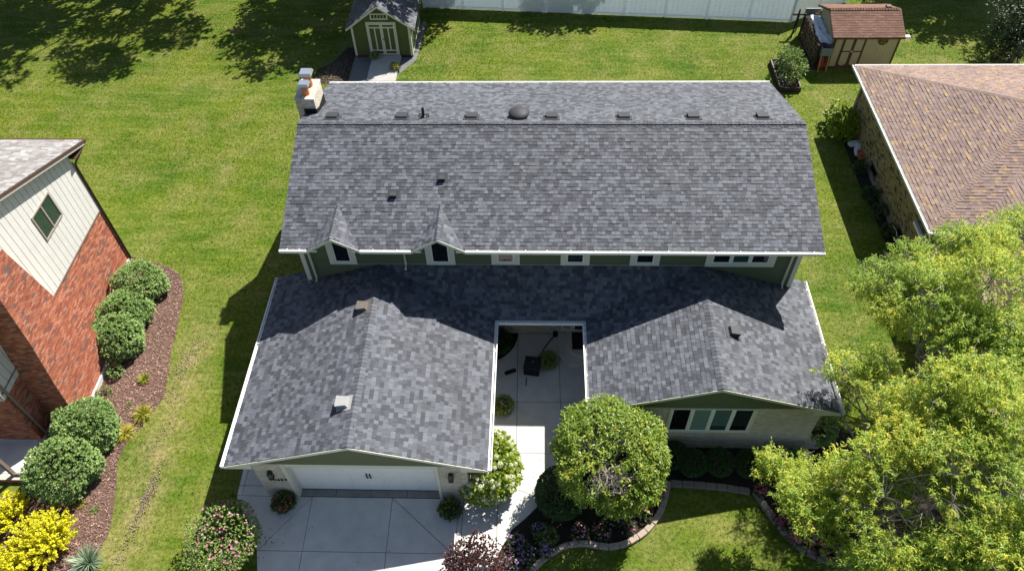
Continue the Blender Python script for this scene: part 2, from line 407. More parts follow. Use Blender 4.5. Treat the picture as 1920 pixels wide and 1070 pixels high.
# ------------------------------------------------------------------ foliage helpers (numpy)
def unit(a): return a / np.maximum(np.linalg.norm(a, axis=-1, keepdims=True), 1e-9)
def rdir(n): return unit(rng.normal(size=(n, 3)))
_K = rng.normal(size=(10, 3)); _PH = rng.uniform(0, 6.28, 10)
def wob(P, s):
    """smooth pseudo noise about -1..1"""
    return np.sin((np.asarray(P) * s) @ _K.T + _PH).sum(-1) / 4.0
def leaves(P, A, L, W, droop=0.15, up=None):
    """lanceolate leaf quads: P base, A axis, L length, W width"""
    n = len(P); A = unit(A); u = rdir(n) if up is None else unit(up + 0.45 * rdir(n))
    S = unit(np.cross(A, u)); Nn = np.cross(S, A)
    L = np.broadcast_to(L, (n,))[:, None]; W = np.broadcast_to(W, (n,))[:, None]
    mid = P + A * L * 0.45 + Nn * L * 0.06
    tip = P + A * L; tip = tip - Nn * L * 0.05; tip[:, 2] -= droop * L[:, 0]
    return np.stack([P, mid + S * W * 0.5, tip, mid - S * W * 0.5], 1)
def shell(n, c, r, jitter=0.12, lump=0.1, lumps=1.6, zmin=-0.6, depth=0.25):
    d = rdir(n * 2); d = d[d[:, 2] > zmin][:n]
    if len(d) < n: d = np.concatenate([d, rdir(n)])[:n]; 
    r = np.array(r, float); rad = 1 + lump * wob(d * 2.2 + np.array(c), lumps) - depth * rng.random(n) ** 2.2 + jitter * 0.3 * rng.normal(size=n) * 0.3
    return np.array(c) + d * r * rad[:, None], unit(d / r)
def shrub(name, lab, cat, c, r, n, L, W, mt, group=None, lump=0.08, spread=0.9, stem=True, zmin=-0.85, fname='foliage', base=None, tl=0.0, depth=0.28, lumps=1.6, shoot=1):
    """a bushy plant: c centre, r radii; parts stems + foliage"""
    b = base or (c[0], c[1], 0.0)
    t = thing(name, lab, cat, b, group)
    s = MB()
    for i in range(9):
        a = random.uniform(0, 6.28); q = random.uniform(0.3, 0.75)
        e = (c[0] + r[0] * q * math.cos(a), c[1] + r[1] * q * math.sin(a), c[2] + r[2] * random.uniform(-0.1, 0.6))
        s.tube([(b[0] + 0.05 * math.cos(a), b[1] + 0.05 * math.sin(a), b[2] - 0.02), ((b[0] + e[0]) / 2, (b[1] + e[1]) / 2, b[2] + (e[2] - b[2]) * 0.6), e], [0.022, 0.016, 0.006], 5)
    s.build('stems', M['twig'], t)
    P, N = shell(n, c, r, lump=lump, zmin=zmin, depth=depth, lumps=lumps)
    if shoot > 1:
        ax = unit(N + 0.5 * rdir(n)); P = np.repeat(P, shoot, 0); N = np.repeat(ax, shoot, 0); P = P + N * rng.random((len(P), 1)) * L * 0.8
        tb = np.repeat(rng.normal(size=n) * 0.16, shoot)
    else: tb = 0
    k = P[:, 2] > b[2] + 0.02; P, N = P[k], N[k]
    tb = tb[k] if shoot > 1 else 0
    A = unit(N + spread * rdir(len(P)) + np.array([0, 0, 0.1])); UPV = unit(0.5 * N + np.array([0, 0, 0.8]))
    V = leaves(P, A, L * rng.uniform(0.7, 1.25, len(P)), W * rng.uniform(0.8, 1.2, len(P)), up=UPV)
    ti = np.clip(0.45 + 0.22 * rng.normal(size=len(P)) + tb + 0.18 * wob(P, 2.0) + tl, 0, 1)
    stuff(quads_obj(fname, V, mt, t, tint=ti))
    return t
def strips(P, A, L, W, droop, seg=4, up=0.0):
    """arching blades as strips of quads; returns (N*seg,4,3)"""
    n = len(P); A = unit(A); out = []
    side = unit(np.cross(A, np.array([0, 0, 1.0]) + 0.15 * rdir(n)))
    L = np.broadcast_to(L, (n,)); W = np.broadcast_to(W, (n,)); dr = np.broadcast_to(droop, (n,))
    pos = [P]; 
    for k in range(1, seg + 1):
        t = k / seg; p = P + A * (L * t)[:, None]; p = p.copy(); p[:, 2] -= dr * L * t * t; pos.append(p)
    wd = [0.6, 1.0, 0.9, 0.6, 0.08] if seg == 4 else list(np.linspace(0.9, 0.08, seg + 1))
    for k in range(seg):
        a, c = pos[k], pos[k + 1]; wa, wc = (W * wd[k] / 2)[:, None], (W * wd[k + 1] / 2)[:, None]
        out.append(np.stack([a - side * wa, a + side * wa, c + side * wc, c - side * wc], 1))
    return np.stack(out, 1).reshape(-1, 4, 3)
def blades(name, lab, cat, c, n, L, W, spread, droop, mt, group=None, base_r=0.06, fname='foliage', tl=0.0):
    t = thing(name, lab, cat, c, group)
    a = rng.uniform(0, 6.283, n); s = spread * rng.random(n) ** 0.6
    A = np.stack([np.cos(a) * s, np.sin(a) * s, np.ones(n)], 1)
    P = np.array(c) + np.stack([np.cos(a) * base_r * rng.random(n), np.sin(a) * base_r * rng.random(n), np.zeros(n)], 1)
    V = strips(P, A, L * rng.uniform(0.65, 1.15, n), W * rng.uniform(0.8, 1.2, n), droop * rng.uniform(0.5, 1.3, n))
    V[:, :, 2] = np.maximum(V[:, :, 2], c[2] + 0.01)
    ti = np.repeat(np.clip(0.5 + 0.25 * rng.normal(size=n) + tl, 0, 1), 4)
    stuff(quads_obj(fname, V, mt, t, tint=ti)); return t
def petals(P, N, r, k=5):
    """small open flowers: k petals around each point"""
    n = len(P); N = unit(N); a = unit(np.cross(N, rdir(n))); b = np.cross(N, a); out = []
    r = np.broadcast_to(r, (n,))[:, None]
    for j in range(k):
        t = 6.283 * j / k; d = a * math.cos(t) + b * math.sin(t); s = np.cross(N, d)
        out.append(np.stack([P, P + d * r * 0.65 + s * r * 0.42 + N * r * 0.2, P + d * r + N * r * 0.25, P + d * r * 0.65 - s * r * 0.42 + N * r * 0.2], 1))
    return np.stack(out, 1).reshape(-1, 4, 3)
LEAF = dict(
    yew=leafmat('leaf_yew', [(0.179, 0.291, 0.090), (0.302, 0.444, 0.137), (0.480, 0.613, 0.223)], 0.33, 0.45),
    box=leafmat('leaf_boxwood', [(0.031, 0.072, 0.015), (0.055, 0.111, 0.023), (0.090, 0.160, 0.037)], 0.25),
    ash=leafmat('leaf_ash', [(0.197, 0.328, 0.051), (0.345, 0.479, 0.064), (0.542, 0.588, 0.079), (0.815, 0.741, 0.110)], 0.5, 0.5),
    pear=leafmat('leaf_round_tree', [(0.117, 0.196, 0.022), (0.186, 0.286, 0.033), (0.292, 0.371, 0.047), (0.448, 0.400, 0.062)], 0.35, 0.42),
    dark=leafmat('leaf_dark_tree', [(0.016, 0.040, 0.008), (0.028, 0.060, 0.011), (0.060, 0.096, 0.024)], 0.25),
    lime=leafmat('leaf_lime', [(0.171, 0.273, 0.023), (0.273, 0.369, 0.034), (0.410, 0.465, 0.054)], 0.4),
    gold=leafmat('leaf_gold', [(0.456, 0.468, 0.015), (0.772, 0.720, 0.018), (0.850, 0.850, 0.045)], 0.42),
    pinkbush=leafmat('leaf_rose_bush', [(0.135, 0.220, 0.054), (0.244, 0.366, 0.092), (0.439, 0.536, 0.146)], 0.3),
    burg=leafmat('leaf_burgundy', [(0.054, 0.020, 0.022), (0.104, 0.041, 0.042), (0.199, 0.095, 0.091)], 0.25),
    lily=leafmat('leaf_lily', [(0.162, 0.211, 0.024), (0.324, 0.341, 0.041), (0.583, 0.470, 0.082)], 0.35),
    yucca=leafmat('leaf_yucca', [(0.127, 0.196, 0.109), (0.218, 0.310, 0.196), (0.391, 0.460, 0.310)], 0.2),
    tomato=leafmat('leaf_tomato', [(0.093, 0.171, 0.031), (0.163, 0.256, 0.049), (0.265, 0.350, 0.085)], 0.38),
    white=leafmat('petal_white', [(0.612, 0.668, 0.347), (0.729, 0.759, 0.481), (0.800, 0.800, 0.596)], 0.25),
    pink=leafmat('petal_pink', [(0.529, 0.149, 0.276), (0.690, 0.230, 0.380), (0.750, 0.414, 0.529)], 0.3),
    hot=leafmat('petal_magenta', [(0.48, 0.05, 0.18), (0.62, 0.09, 0.22), (0.70, 0.20, 0.32)], 0.3),
    purple=leafmat('petal_purple', [(0.24, 0.13, 0.42), (0.34, 0.21, 0.52), (0.52, 0.26, 0.50)], 0.3),
    orange=leafmat('petal_orange', [(0.55, 0.08, 0.02), (0.62, 0.22, 0.03), (0.65, 0.48, 0.05)], 0.3),
)
# ------------------------------------------------------------------ ground, lawn, paving, beds
def sheet_obj(name, poly, z, mt):
    b = MB(); b.sheet([(x, y, z) for x, y in poly]); return struct(b.build(name, mt, loc=(poly[0][0], poly[0][1], z)))
g = MB(); g.sheet([(-300, -300, 0), (300, -300, 0), (300, 300, 0), (-300, 300, 0)])
struct(g.build('ground', M['lawn']))

def clip(poly, p, n):
    out = []
    for i in range(len(poly)):
        a, b = poly[i], poly[(i + 1) % len(poly)]
        da = (a[0] - p[0]) * n[0] + (a[1] - p[1]) * n[1]; db = (b[0] - p[0]) * n[0] + (b[1] - p[1]) * n[1]
        if da >= 0: out.append(a)
        if (da > 0 > db) or (da < 0 < db):
            t = da / (da - db); out.append((a[0] + (b[0] - a[0]) * t, a[1] + (b[1] - a[1]) * t))
    q = []
    for p0 in out:
        if not q or abs(p0[0] - q[-1][0]) + abs(p0[1] - q[-1][1]) > 1e-4: q.append(p0)
    return q
def area(p): return sum(p[i][0] * p[(i + 1) % len(p)][1] - p[(i + 1) % len(p)][0] * p[i][1] for i in range(len(p))) / 2
def inset(p, d):
    if area(p) < 0: p = p[::-1]
    out = []; n = len(p)
    for i in range(n):
        a, b, c = Vector(p[i - 1]), Vector(p[i]), Vector(p[(i + 1) % n])
        e1, e2 = (b - a).normalized(), (c - b).normalized()
        n1, n2 = Vector((-e1.y, e1.x)), Vector((-e2.y, e2.x)); k = n1 + n2
        k = k / max(0.35, 1 + n1.dot(n2)); out.append((b.x + k.x * d, b.y + k.y * d))
    return out
def slabs(name, polys, mt, cuts, top=0.034):
    """a paved area: a dark bed with separate slabs standing 2 cm above their joints"""
    root = D.objects.new(name, None); COL.objects.link(root); root.location = (polys[0][0][0], polys[0][0][1], 0); WL[root] = root.location.copy(); struct(root)
    bed = MB()
    for p in polys: bed.prism([(x, y, -0.05) for x, y in p], (0, 0, 0.064))
    bed.build('joint_bed', M['joint'], root)
    pcs = [list(p) for p in polys]
    for (p, q, cond) in cuts:
        nx, ny = -(q[1] - p[1]), q[0] - p[0]; new = []
        for poly in pcs:
            cx, cy = sum(a[0] for a in poly) / len(poly), sum(a[1] for a in poly) / len(poly)
            if cond and not cond(cx, cy): new.append(poly); continue
            for s in (1, -1):
                r = clip(poly, p, (nx * s, ny * s))
                if len(r) >= 3 and abs(area(r)) > 0.004: new.append(r)
        pcs = new
    for poly in pcs:
        b = MB(); q = inset(poly, 0.008)
        h = top + random.uniform(-0.002, 0.002)
        b.prism([(x, y, 0.0) for x, y in q], (0, 0, h - 0.004)); q2 = inset(q, 0.006)
        n = len(q)
        b.f = b.f[:0]; b.v = []; b.m = []
        b.add([(x, y, 0.0) for x, y in q] + [(x, y, h - 0.006) for x, y in q] + [(x, y, h) for x, y in q2],
              [tuple(range(2 * n, 3 * n))] + [(i, (i + 1) % n, (i + 1) % n + n, i + n) for i in range(n)] + [(n + i, n + (i + 1) % n, 2 * n + (i + 1) % n, 2 * n + i) for i in range(n)])
        b.build('slab', mt, root)
    return root
DRIVE = [(-4.62, 2.35), (-4.66, 3.6), (-3.48, 3.6), (-3.48, 2.35), (3.2, 2.35), (3.2, -7), (-3.1, -7), (-3.3, -0.2), (-3.62, 1.0), (-4.15, 1.65), (-4.55, 2.1)]
d1 = [(-4.62, 2.35), (-4.66, 3.6), (-3.48, 3.6), (-3.48, 2.35)]
d2 = [(-4.62, 2.35), (3.2, 2.35), (3.2, -7), (-3.1, -7), (-3.3, -0.2), (-3.62, 1.0), (-4.15, 1.65), (-4.55, 2.1)]
slabs('driveway', [d1, d2], M['conc'], [
    ((-4.66, 2.72), (-3.4, 2.72), None), ((-4.46, 3.6), (-4.44, 2.0), lambda x, y: x < -3.4 and y > 1.6),
    ((-4, .47), (4, .47), lambda x, y: y < 2.35), ((-4, -1.6), (4, -1.6), None), ((-4, -3.7), (4, -3.7), None),
    ((-2.0, 2.35), (-1.96, -0.2), lambda x, y: y < 2.35), ((.76, 2.35), (.8, -0.2), lambda x, y: y < 2.35),
    ((-2.0, 2.35), (-3.45, .47), lambda x, y: x < -2.0 and .47 < y < 2.35), ((.77, 2.35), (2.95, .47), lambda x, y: x > .77 and .47 < y < 2.35),
    ((3.06, 2.35), (3.02, 0), lambda x, y: x > 0.8)])
WALK = [(3.2, 2.35), (3.45, 2.35), (3.45, 9.34), (8.1, 9.34), (8.1, 4.43), (7.2, 4.15), (6.4, 3.55), (6.02, 3.0), (5.86, 2.6), (5.70, 2.1), (5.32, 1.7), (4.87, 1.3), (4.46, .5), (4.2, -.3), (3.9, -2), (3.9, -7), (3.2, -7)]
slabs('front_walk', [WALK], M['conc'], [
    ((0, 6.2), (9, 6.2), None), ((0, 4.09), (9, 4.09), None), ((0, .47), (9, .47), None), ((0, -2), (9, -2), None),
    ((4.92, 9), (4.96, 4), lambda x, y: y > 4.0), ((6.54, 9), (6.56, 4), lambda x, y: y > 4.0), ((4.36, 2.4), (4.39, 0), lambda x, y: y < 4.0),
    ((4.76, 2.85), (5.52, 2.51), lambda x, y: .5 < y < 4.0 and x > 4.36)])
slabs('garage_apron', [[(-2.47, 2.36), (2.47, 2.36), (2.47, 2.70), (-2.47, 2.70)]], M['concd'], [((-1.2, 0), (-1.2, 3), None), ((.0, 0), (.0, 3), None), ((1.25, 0), (1.25, 3), None)], top=0.045)
# courtyard bed and entry step
qb = [(3.46, 9.33), (4.92, 9.33)] + [(3.46 + 1.46 * math.cos(a), 9.33 - 1.46 * math.sin(a)) for a in [math.radians(x) for x in range(12, 91, 13)]]
b = MB(); b.prism([(x, y, 0.0) for x, y in qb], (0, 0, 0.055)); struct(b.build('courtyard_bed', M['soil'], loc=(3.5, 9.2, 0)))
def rounded(x0, y0, x1, y1, r, n=8):
    return [(x1, y0), (x1, y1), (x0, y1)] + [(x0 + r - r * math.cos(a), y0 + r - r * math.sin(a)) for a in [math.pi / 2 * i / n for i in range(n + 1)]]
b = MB()
for (x0, y0, z0, z1) in ((6.52, 7.78, 0.0, 0.155), (6.82, 8.12, 0.15, 0.30)):
    p = rounded(x0, y0, 8.1, 9.33, 0.62); b.prism([(x, y, z0) for x, y in p], (0, 0, z1 - z0))
label(b.build('entry_step', M['conc'], loc=(7.2, 8.6, 0)), 'two tier concrete entry step with rounded corner in the shaded courtyard', 'step')
b = MB(); b.bbox(7.04, 7.96, 8.40, 9.22, 0.302, 0.322, 0.006)
label(b.build('door_mat', M['matte'], loc=(7.5, 8.8, 0.30)), 'dark brown door mat lying on the rounded entry step', 'door mat')
# beds
MULCH = [(-10.35, 12.75), (-9.7, 12.3), (-9.2, 11.2), (-8.95, 9.5), (-8.85, 8.4), (-8.6, 7.3), (-8.45, 6.2), (-8.75, 5.3), (-9.15, 4.4), (-9.25, 3.6), (-8.95, 2.6), (-8.72, 1.7), (-8.6, .9), (-8.75, .2), (-8.9, -.5), (-9.2, -3), (-14.5, -3), (-14.5, 2.2), (-12.2, 2.2), (-12.2, 13.0), (-11.3, 13.1)]
FBED = [(4.05, -1.0), (4.2, -.3), (4.46, .5), (4.87, 1.3), (5.32, 1.7), (5.70, 2.1), (5.86, 2.6), (6.02, 3.0), (6.4, 3.55), (7.2, 4.15), (8.1, 4.43), (10.3, 4.43), (10.25, 3.35), (10.12, 2.7), (9.76, 1.9), (9.1, 1.18), (8.2, .78), (7.2, .88), (6.4, .66), (5.7, .1), (5.2, -.5), (4.6, -2), (3.95, -2)]
HBED = [(10.25, 4.43), (10.25, 3.0), (11.4, 2.93), (12.9, 2.78), (13.1, 2.71), (13.45, 2.03), (13.97, 1.15), (14.7, .55), (15.55, .36), (17.5, .3), (19.2, 1.0), (19.0, 3.2), (17.6, 4.6), (16.6, 5.3), (16.3, 6.0), (15.2, 6.0), (15.05, 4.43)]
sheet_obj('mulch_bed', MULCH, 0.012, M['mulch']); sheet_obj('flower_bed', FBED, 0.012, M['soil']); sheet_obj('foundation_bed', HBED, 0.010, M['soil'])
RBED = [(21.42, 22.5), (20.75, 22.2), (20.7, 18), (20.85, 15), (20.8, 11), (21.42, 11)]
sheet_obj('side_bed', RBED, 0.010, M['soil'])
SHEDBED = [(-5.6, 26.3), (-3.7, 26.25), (-3.7, 28.6), (-4.7, 28.6), (-4.9, 32), (-5.4, 32), (-5.9, 28.3)]
SHEDBED2 = [(-2.05, 26.9), (-1.2, 28.3), (-.95, 32.2), (-1.38, 32.2), (-1.38, 28.6), (-2.05, 28.6)]
sheet_obj('gravel_strip', [(-4.7, 26.3), (-3.7, 26.25), (-3.7, 28.62), (-4.7, 28.62)], 0.008, M['gravel'])
sheet_obj('gravel_strip', SHEDBED2, 0.008, M['gravel'])
sheet_obj('bare_soil', [(-6.9, 26.2), (-5.3, 26.0), (-4.75, 26.4), (-4.75, 29.5), (-5.3, 29.6), (-5.9, 28.2), (-6.6, 27.4)], 0.006, M['soil'])
def pip(P, poly):
    x, y = P[:, 0], P[:, 1]; r = np.zeros(len(P), bool); n = len(poly)
    for i in range(n):
        (x0, y0), (x1, y1) = poly[i], poly[(i + 1) % n]
        c = ((y0 > y) != (y1 > y)) & (x < (x1 - x0) * (y - y0) / (y1 - y0 + 1e-12) + x0); r ^= c
    return r
def rect(x0, x1, y0, y1): return [(x0, y0), (x1, y0), (x1, y1), (x0, y1)]
NOGRASS = [DRIVE, WALK, MULCH, FBED, HBED, RBED, rect(-2.84, 14.94, 9.4, 18.2), rect(-3.5, 3.46, 2.35, 9.6), rect(8.1, 15.05, 4.4, 9.6), rect(-3.6, -2.8, 14.8, 16.2),
           rect(-30, -12.1, 2.2, 13.2), rect(21.4, 40, 5, 23.0), rect(-4.7, -1.38, 28.6, 32.0), rect(-3.75, -2.0, 26.2, 28.7), SHEDBED, SHEDBED2, rect(21.4, 24.8, 27.5, 30.5), rect(20.3, 21.3, 27.2, 30.5), rect(18.35, 19.55, 25.2, 28.0)]
def scatter(n, x0, x1, y0, y1):
    P = np.stack([rng.uniform(x0, x1, n), rng.uniform(y0, y1, n)], 1)
    k = np.ones(n, bool)
    for q in NOGRASS: k &= ~pip(P, q)
    return P[k]
# worn tyre line in the left lawn: loose crumbs of bare soil, thinning out at the edges
crumbs = []
for (x, y, rx, ry, a, nn) in ((-7.70, 2.3, .11, .6, -4, 500), (-7.86, .6, .12, .7, -8, 160), (-8.02, 8.0, .24, .7, -12, 350), (-8.15, 6.6, .16, .5, 0, 120), (-8.0, 4.6, .16, .8, -12, 120), (-5.6, 27.4, .5, .8, 0, 1500)):
    u, v = rng.normal(0, rx, nn), rng.normal(0, ry, nn); c_, s_ = math.cos(math.radians(a)), math.sin(math.radians(a)); crumbs.append(np.stack([x + u * c_ - v * s_, y + u * s_ + v * c_], 1))
crumbs = np.concatenate(crumbs); n = len(crumbs); a = rng.uniform(0, 6.283, n); r_ = rng.uniform(.008, .028, n)[:, None]
dx, dy = np.stack([np.cos(a), np.sin(a), rng.normal(0, .15, n)], 1) * r_, np.stack([-np.sin(a), np.cos(a), rng.normal(0, .15, n)], 1) * r_
c0 = np.stack([crumbs[:, 0], crumbs[:, 1], rng.uniform(.03, .06, n)], 1)
stuff(quads_obj('bare_soil', np.stack([c0 - dx * 1.3, c0 - dy * .8, c0 + dx, c0 + dy], 1), leafmat('soil_crumbs', [(0.10, 0.075, 0.055), (0.20, 0.15, 0.11), (0.30, 0.24, 0.17)], 0.0, .95, .1), tint=rng.random(n), loc=(0, 0, 0)))
gp = scatter(520000, -30, 32, -2.5, 36)
# only where the photograph looks
rel = np.stack([gp[:, 0] - CAM.x, gp[:, 1] - CAM.y, np.full(len(gp), -CAM.z)], 1)
zc = rel @ np.array(cf); xs = (rel @ np.array(cr)) / zc * FOC; ys = (rel @ np.array(cu)) / zc * FOC
gp = gp[(abs(xs) < 1080) & (abs(ys) < 640)]
n = len(gp); P = np.stack([gp[:, 0], gp[:, 1], np.full(n, 0.0)], 1)
hgt = rng.uniform(0.035, 0.075, n) * (1 + 0.25 * wob(P, 0.5)); a = rng.uniform(0, 6.283, n); s_ = np.stack([np.cos(a), np.sin(a), np.zeros(n)], 1) * rng.uniform(0.008, 0.014, n)[:, None]
lean = rdir(n) * rng.uniform(0.01, 0.05, n)[:, None]; lean[:, 2] = 0
tip = P + lean; tip[:, 2] += hgt
stuff(quads_obj('grass', np.stack([P - s_, P + s_, tip], 1), M['blade'], loc=(0, 0, 0), nv=3))
# mulch chips
mp = np.stack([rng.uniform(-14.5, -8.4, 26000), rng.uniform(-3, 13.2, 26000)], 1); mp = mp[pip(mp, MULCH)]
n = len(mp); a = rng.uniform(0, 6.283, n); L = rng.uniform(0.02, 0.055, n)[:, None]; W = rng.uniform(0.006, 0.014, n)[:, None]
dx = np.stack([np.cos(a), np.sin(a), rng.normal(0, .25, n)], 1) * L; dy = np.stack([-np.sin(a), np.cos(a), rng.normal(0, .3, n)], 1) * W
c0 = np.stack([mp[:, 0], mp[:, 1], rng.uniform(0.028, 0.05, n)], 1)
stuff(quads_obj('mulch_chips', np.stack([c0 - dx - dy, c0 + dx - dy, c0 + dx + dy, c0 - dx + dy], 1), leafmat('chips', [(0.110, 0.062, 0.048), (0.220, 0.130, 0.102), (0.36, 0.235, 0.185), (0.60, 0.46, 0.37)], 0.0, 0.9, 0.2), tint=np.clip(rng.normal(0.38, 0.22, n), 0, 1), loc=(0, 0, 0)))
# garden edging of single stones
def curve(pts, step):
    P = [Vector(p) for p in pts]; dense = []
    for i in range(len(P) - 1):
        p0, p1, p2, p3 = P[max(i - 1, 0)], P[i], P[i + 1], P[min(i + 2, len(P) - 1)]
        for k in range(20):
            t = k / 20
            dense.append(0.5 * ((2 * p1) + (p2 - p0) * t + (2 * p0 - 5 * p1 + 4 * p2 - p3) * t * t + (3 * p1 - p0 - 3 * p2 + p3) * t ** 3))
    dense.append(P[-1]); out = [dense[0]]; acc = 0
    for i in range(1, len(dense)):
        acc += (dense[i] - dense[i - 1]).length
        if acc >= step: out.append(dense[i]); acc = 0
    return out
def edging(lab, pts, mt, w=0.2, h=0.13, step=0.32):
    t = thing('stone_edging', lab, 'edging', (pts[0][0], pts[0][1], 0), None)
    c = curve(pts, step)
    for i in range(len(c) - 1):
        a, b_ = c[i], c[i + 1]; d = b_ - a; ang = math.atan2(d.y, d.x)
        T = Matrix.Translation((a.x, a.y, random.uniform(-0.012, 0.008))) @ Matrix.Rotation(ang + random.uniform(-.03, .03), 4, 'Z')
        q = MB(); q.bbox(0.004, d.length - 0.006, -w / 2, w / 2, -0.02, h, 0.02, T=T); q.build('stone', mt, t)
edging('pale stone edging curving around the bed under the round tree', [(4.95, -1.1), (5.25, -.45), (5.68, .11), (6.37, .67), (7.15, .88), (8.19, .78), (9.09, 1.17), (9.77, 1.9), (10.12, 2.75), (10.23, 3.35)], M['stone'])
edging('brown stone edging along the magenta flowers on the right', [(13.1, 2.75), (13.42, 2.06), (13.94, 1.16), (14.66, .56), (15.54, .36), (16.5, .28), (17.5, .3)], M['stoned'], 0.22, 0.16)
edging('low stone edging in shade before the dark globe shrubs', [(10.28, 3.02), (11.42, 2.95), (12.2, 2.88), (13.05, 2.74)], M['stoned'], 0.24, 0.12, 0.36)

# ------------------------------------------------------------------ the green house
H = thing('house', 'sage green house with slate grey shingle roofs and front courtyard', 'house', (5.6, 9.4, 0))
ZE, ZR, YF, YR, YB = 5.36, 6.95, 8.983, 13.80, 18.53
X0, X1 = -3.255, 15.365
ZL, ZLR = 2.631, 4.014
GL0, GL1, XG, YG = -4.211, 4.142, -0.035, 2.151
GR0, GR1, XR, YGR = 7.425, 15.603, 11.512, 4.336
YC, YW = 8.022, 9.48
S1 = (ZR - ZE) / (YR - YF); SG = (ZLR - ZL) / (XG - GL0); SR = (ZLR - ZL) / (GR1 - XR); SC_ = (ZLR - ZL) / (YW - YC)
# --- walls
b = MB(); b.box(-2.80, 14.90, 9.51, 18.05, 0, 5.28)
for x in (-2.80, 14.60): b.prism([(x, 9.51, 5.28), (x, 18.05, 5.28), (x, YR, ZR - 0.12)], (0.30, 0, 0))
wallm = b.build('wall', M['sage'], H)
def boards_x(parent, x0, x1, y, z0, z1, e, mt, T=0.016, name='siding_board', zf=None):
    """lap boards facing -y between z0 and z1; zf(z) may narrow the span"""
    z = z0
    while z < z1 - 0.02:
        h = min(e, z1 - z); a, c = (x0, x1) if zf is None else zf(z + h * 0.5, z, z + h)
        if isinstance(a, tuple): (a0, a1), (c0, c1) = a, c
        else: a0 = a1 = a; c0 = c1 = c
        if c0 - a0 > 0.05:
            q = MB(); q.add([(a0, y - T, z), (c0, y - T, z), (c1, y - T * .3, z + h), (a1, y - T * .3, z + h), (a0, y + .01, z), (c0, y + .01, z), (c1, y + .01, z + h), (a1, y + .01, z + h)],
                            [(0, 1, 2, 3), (5, 4, 7, 6), (4, 5, 1, 0), (3, 2, 6, 7), (4, 0, 3, 7), (1, 5, 6, 2)])
            q.build(name, mt, parent)
        z += h
boards_x(wallm, -2.70, 14.80, 9.50, 2.70, 5.27, 0.152, M['sage'])
b = MB(); b.box(-1.0, 12.3, 9.462, 9.484, 3.98, 4.085); b.build('flashing', mat('flashing_green', (0.16, 0.19, 0.15), 0.5), H)
for x0, x1 in ((-2.86, -2.70), (14.80, 14.96)):
    b = MB(); b.box(x0, x1, 9.464, 9.62, 2.7, 5.28); b.build('corner_board', M['trim'], H)
def cream_wall(parent, O, U, poly, holes=()):
    BR.plane(parent, O, U, (0, 0, 1), poly, holes)
BR = Tiles('brick', CREAM, CREAMW, [0.195], 0.072, 0.010, 0.009, 0.009, bond=True)
# courtyard back wall, garage and wing walls
b = MB(); b.box(3.46, 8.08, 9.36, 9.50, 0, 2.75); wc = b.build('wall', M['mortar'], H)
cream_wall(wc, (3.46, 9.36, 0), (1, 0, 0), [(0, 0), (4.62, 0), (4.62, 2.7), (0, 2.7)], holes=[(3.14, 4.62, 0.30, 2.55)])
b = MB(); b.box(-3.48, -2.47, 2.36, 2.9, 0, 2.5); b.box(-3.48, -3.2, 2.9, 9.5, 0, 2.55); wg = b.build('wall', M['mortar'], H)
b = MB(); b.box(2.47, 3.44, 2.36, 2.9, 0, 2.5); b.box(3.2, 3.44, 2.9, 9.36, 0, 2.55); wg2 = b.build('wall', M['mortar'], H)
cream_wall(wg, (-3.48, 2.36, 0.0), (1, 0, 0), [(0, 0), (1.01, 0), (1.01, 2.48), (0, 2.48)])
cream_wall(wg2, (2.47, 2.36, 0.0), (1, 0, 0), [(0, 0), (.97, 0), (.97, 2.48), (0, 2.48)])
cream_wall(wg2, (3.44, 2.4, 0.0), (0, 1, 0), [(0, 0), (6.9, 0), (6.9, 2.5), (0, 2.5)])
b = MB(); b.box(8.10, 15.05, 4.43, 9.5, -0.02, 2.62); b.box(8.6, 14.7, 4.43, 4.7, 2.60, 2.78); ww = b.build('wall', M['mortar'], H)
WX0, WX1, WZ0, WZ1 = 10.05, 12.93, 1.16, 2.72
cream_wall(ww, (8.10, 4.43, 0.0), (1, 0, 0), [(0, 0), (6.95, 0), (6.95, 2.52), (6.6, 2.76), (0.4, 2.76), (0, 2.52)], holes=[(WX0 - 8.10, WX1 - 8.10, WZ0 - 0.16, WZ1 + .05)])
cream_wall(ww, (8.10, 9.34, 0.0), (0, -1, 0), [(0, 0), (4.9, 0), (4.9, 2.5), (0, 2.5)])
for i in range(34):   # soldier course under the window
    q = MB(); x = WX0 + 0.02 + i * 0.0845; q.bbox(x, x + 0.074, 4.375, 4.44, WZ0 - 0.155, WZ0 - 0.012, 0.004); q.build('sill_brick', CREAM[random.choice((0, 3, 3))], ww)
# curved wing wall at the right corner
pts = [(15.05, 4.43, 0.0), (15.62, 4.43, 0.0), (15.62, 4.43, 0.30), (15.45, 4.43, 0.32)] + [(15.45 - 0.38 * math.sin(a), 4.43, 0.32 + 0.75 * (1 - math.cos(a))) for a in [math.radians(x) for x in (20, 40, 60, 75, 90)]] + [(15.05, 4.43, 1.2)]
b = MB(); b.prism(pts, (0, 0.22, 0)); wgw = b.build('wing_wall', CREAM[1], H)
capc = [p for p in pts[2:-1]]
b = MB()
for i in range(len(capc) - 1):
    p, q = Vector(capc[i]), Vector(capc[i + 1]); up = Vector((0, 0, 0.03)) + Vector((0.01, 0, 0))
    b.add([p + Vector((0, -.03, .004)), q + Vector((0, -.03, .004)), q + Vector((0, .25, .004)), p + Vector((0, .25, .004)), p + Vector((0, -.03, 0)) + up, q + Vector((0, -.03, 0)) + up, q + Vector((0, .25, 0)) + up, p + Vector((0, .25, 0)) + up],
          [(3, 2, 1, 0), (4, 5, 6, 7), (0, 1, 5, 4), (1, 2, 6, 5), (2, 3, 7, 6), (3, 0, 4, 7)])
b.build('coping', mat('limestone', (0.56, 0.52, 0.46), 0.85), wgw)
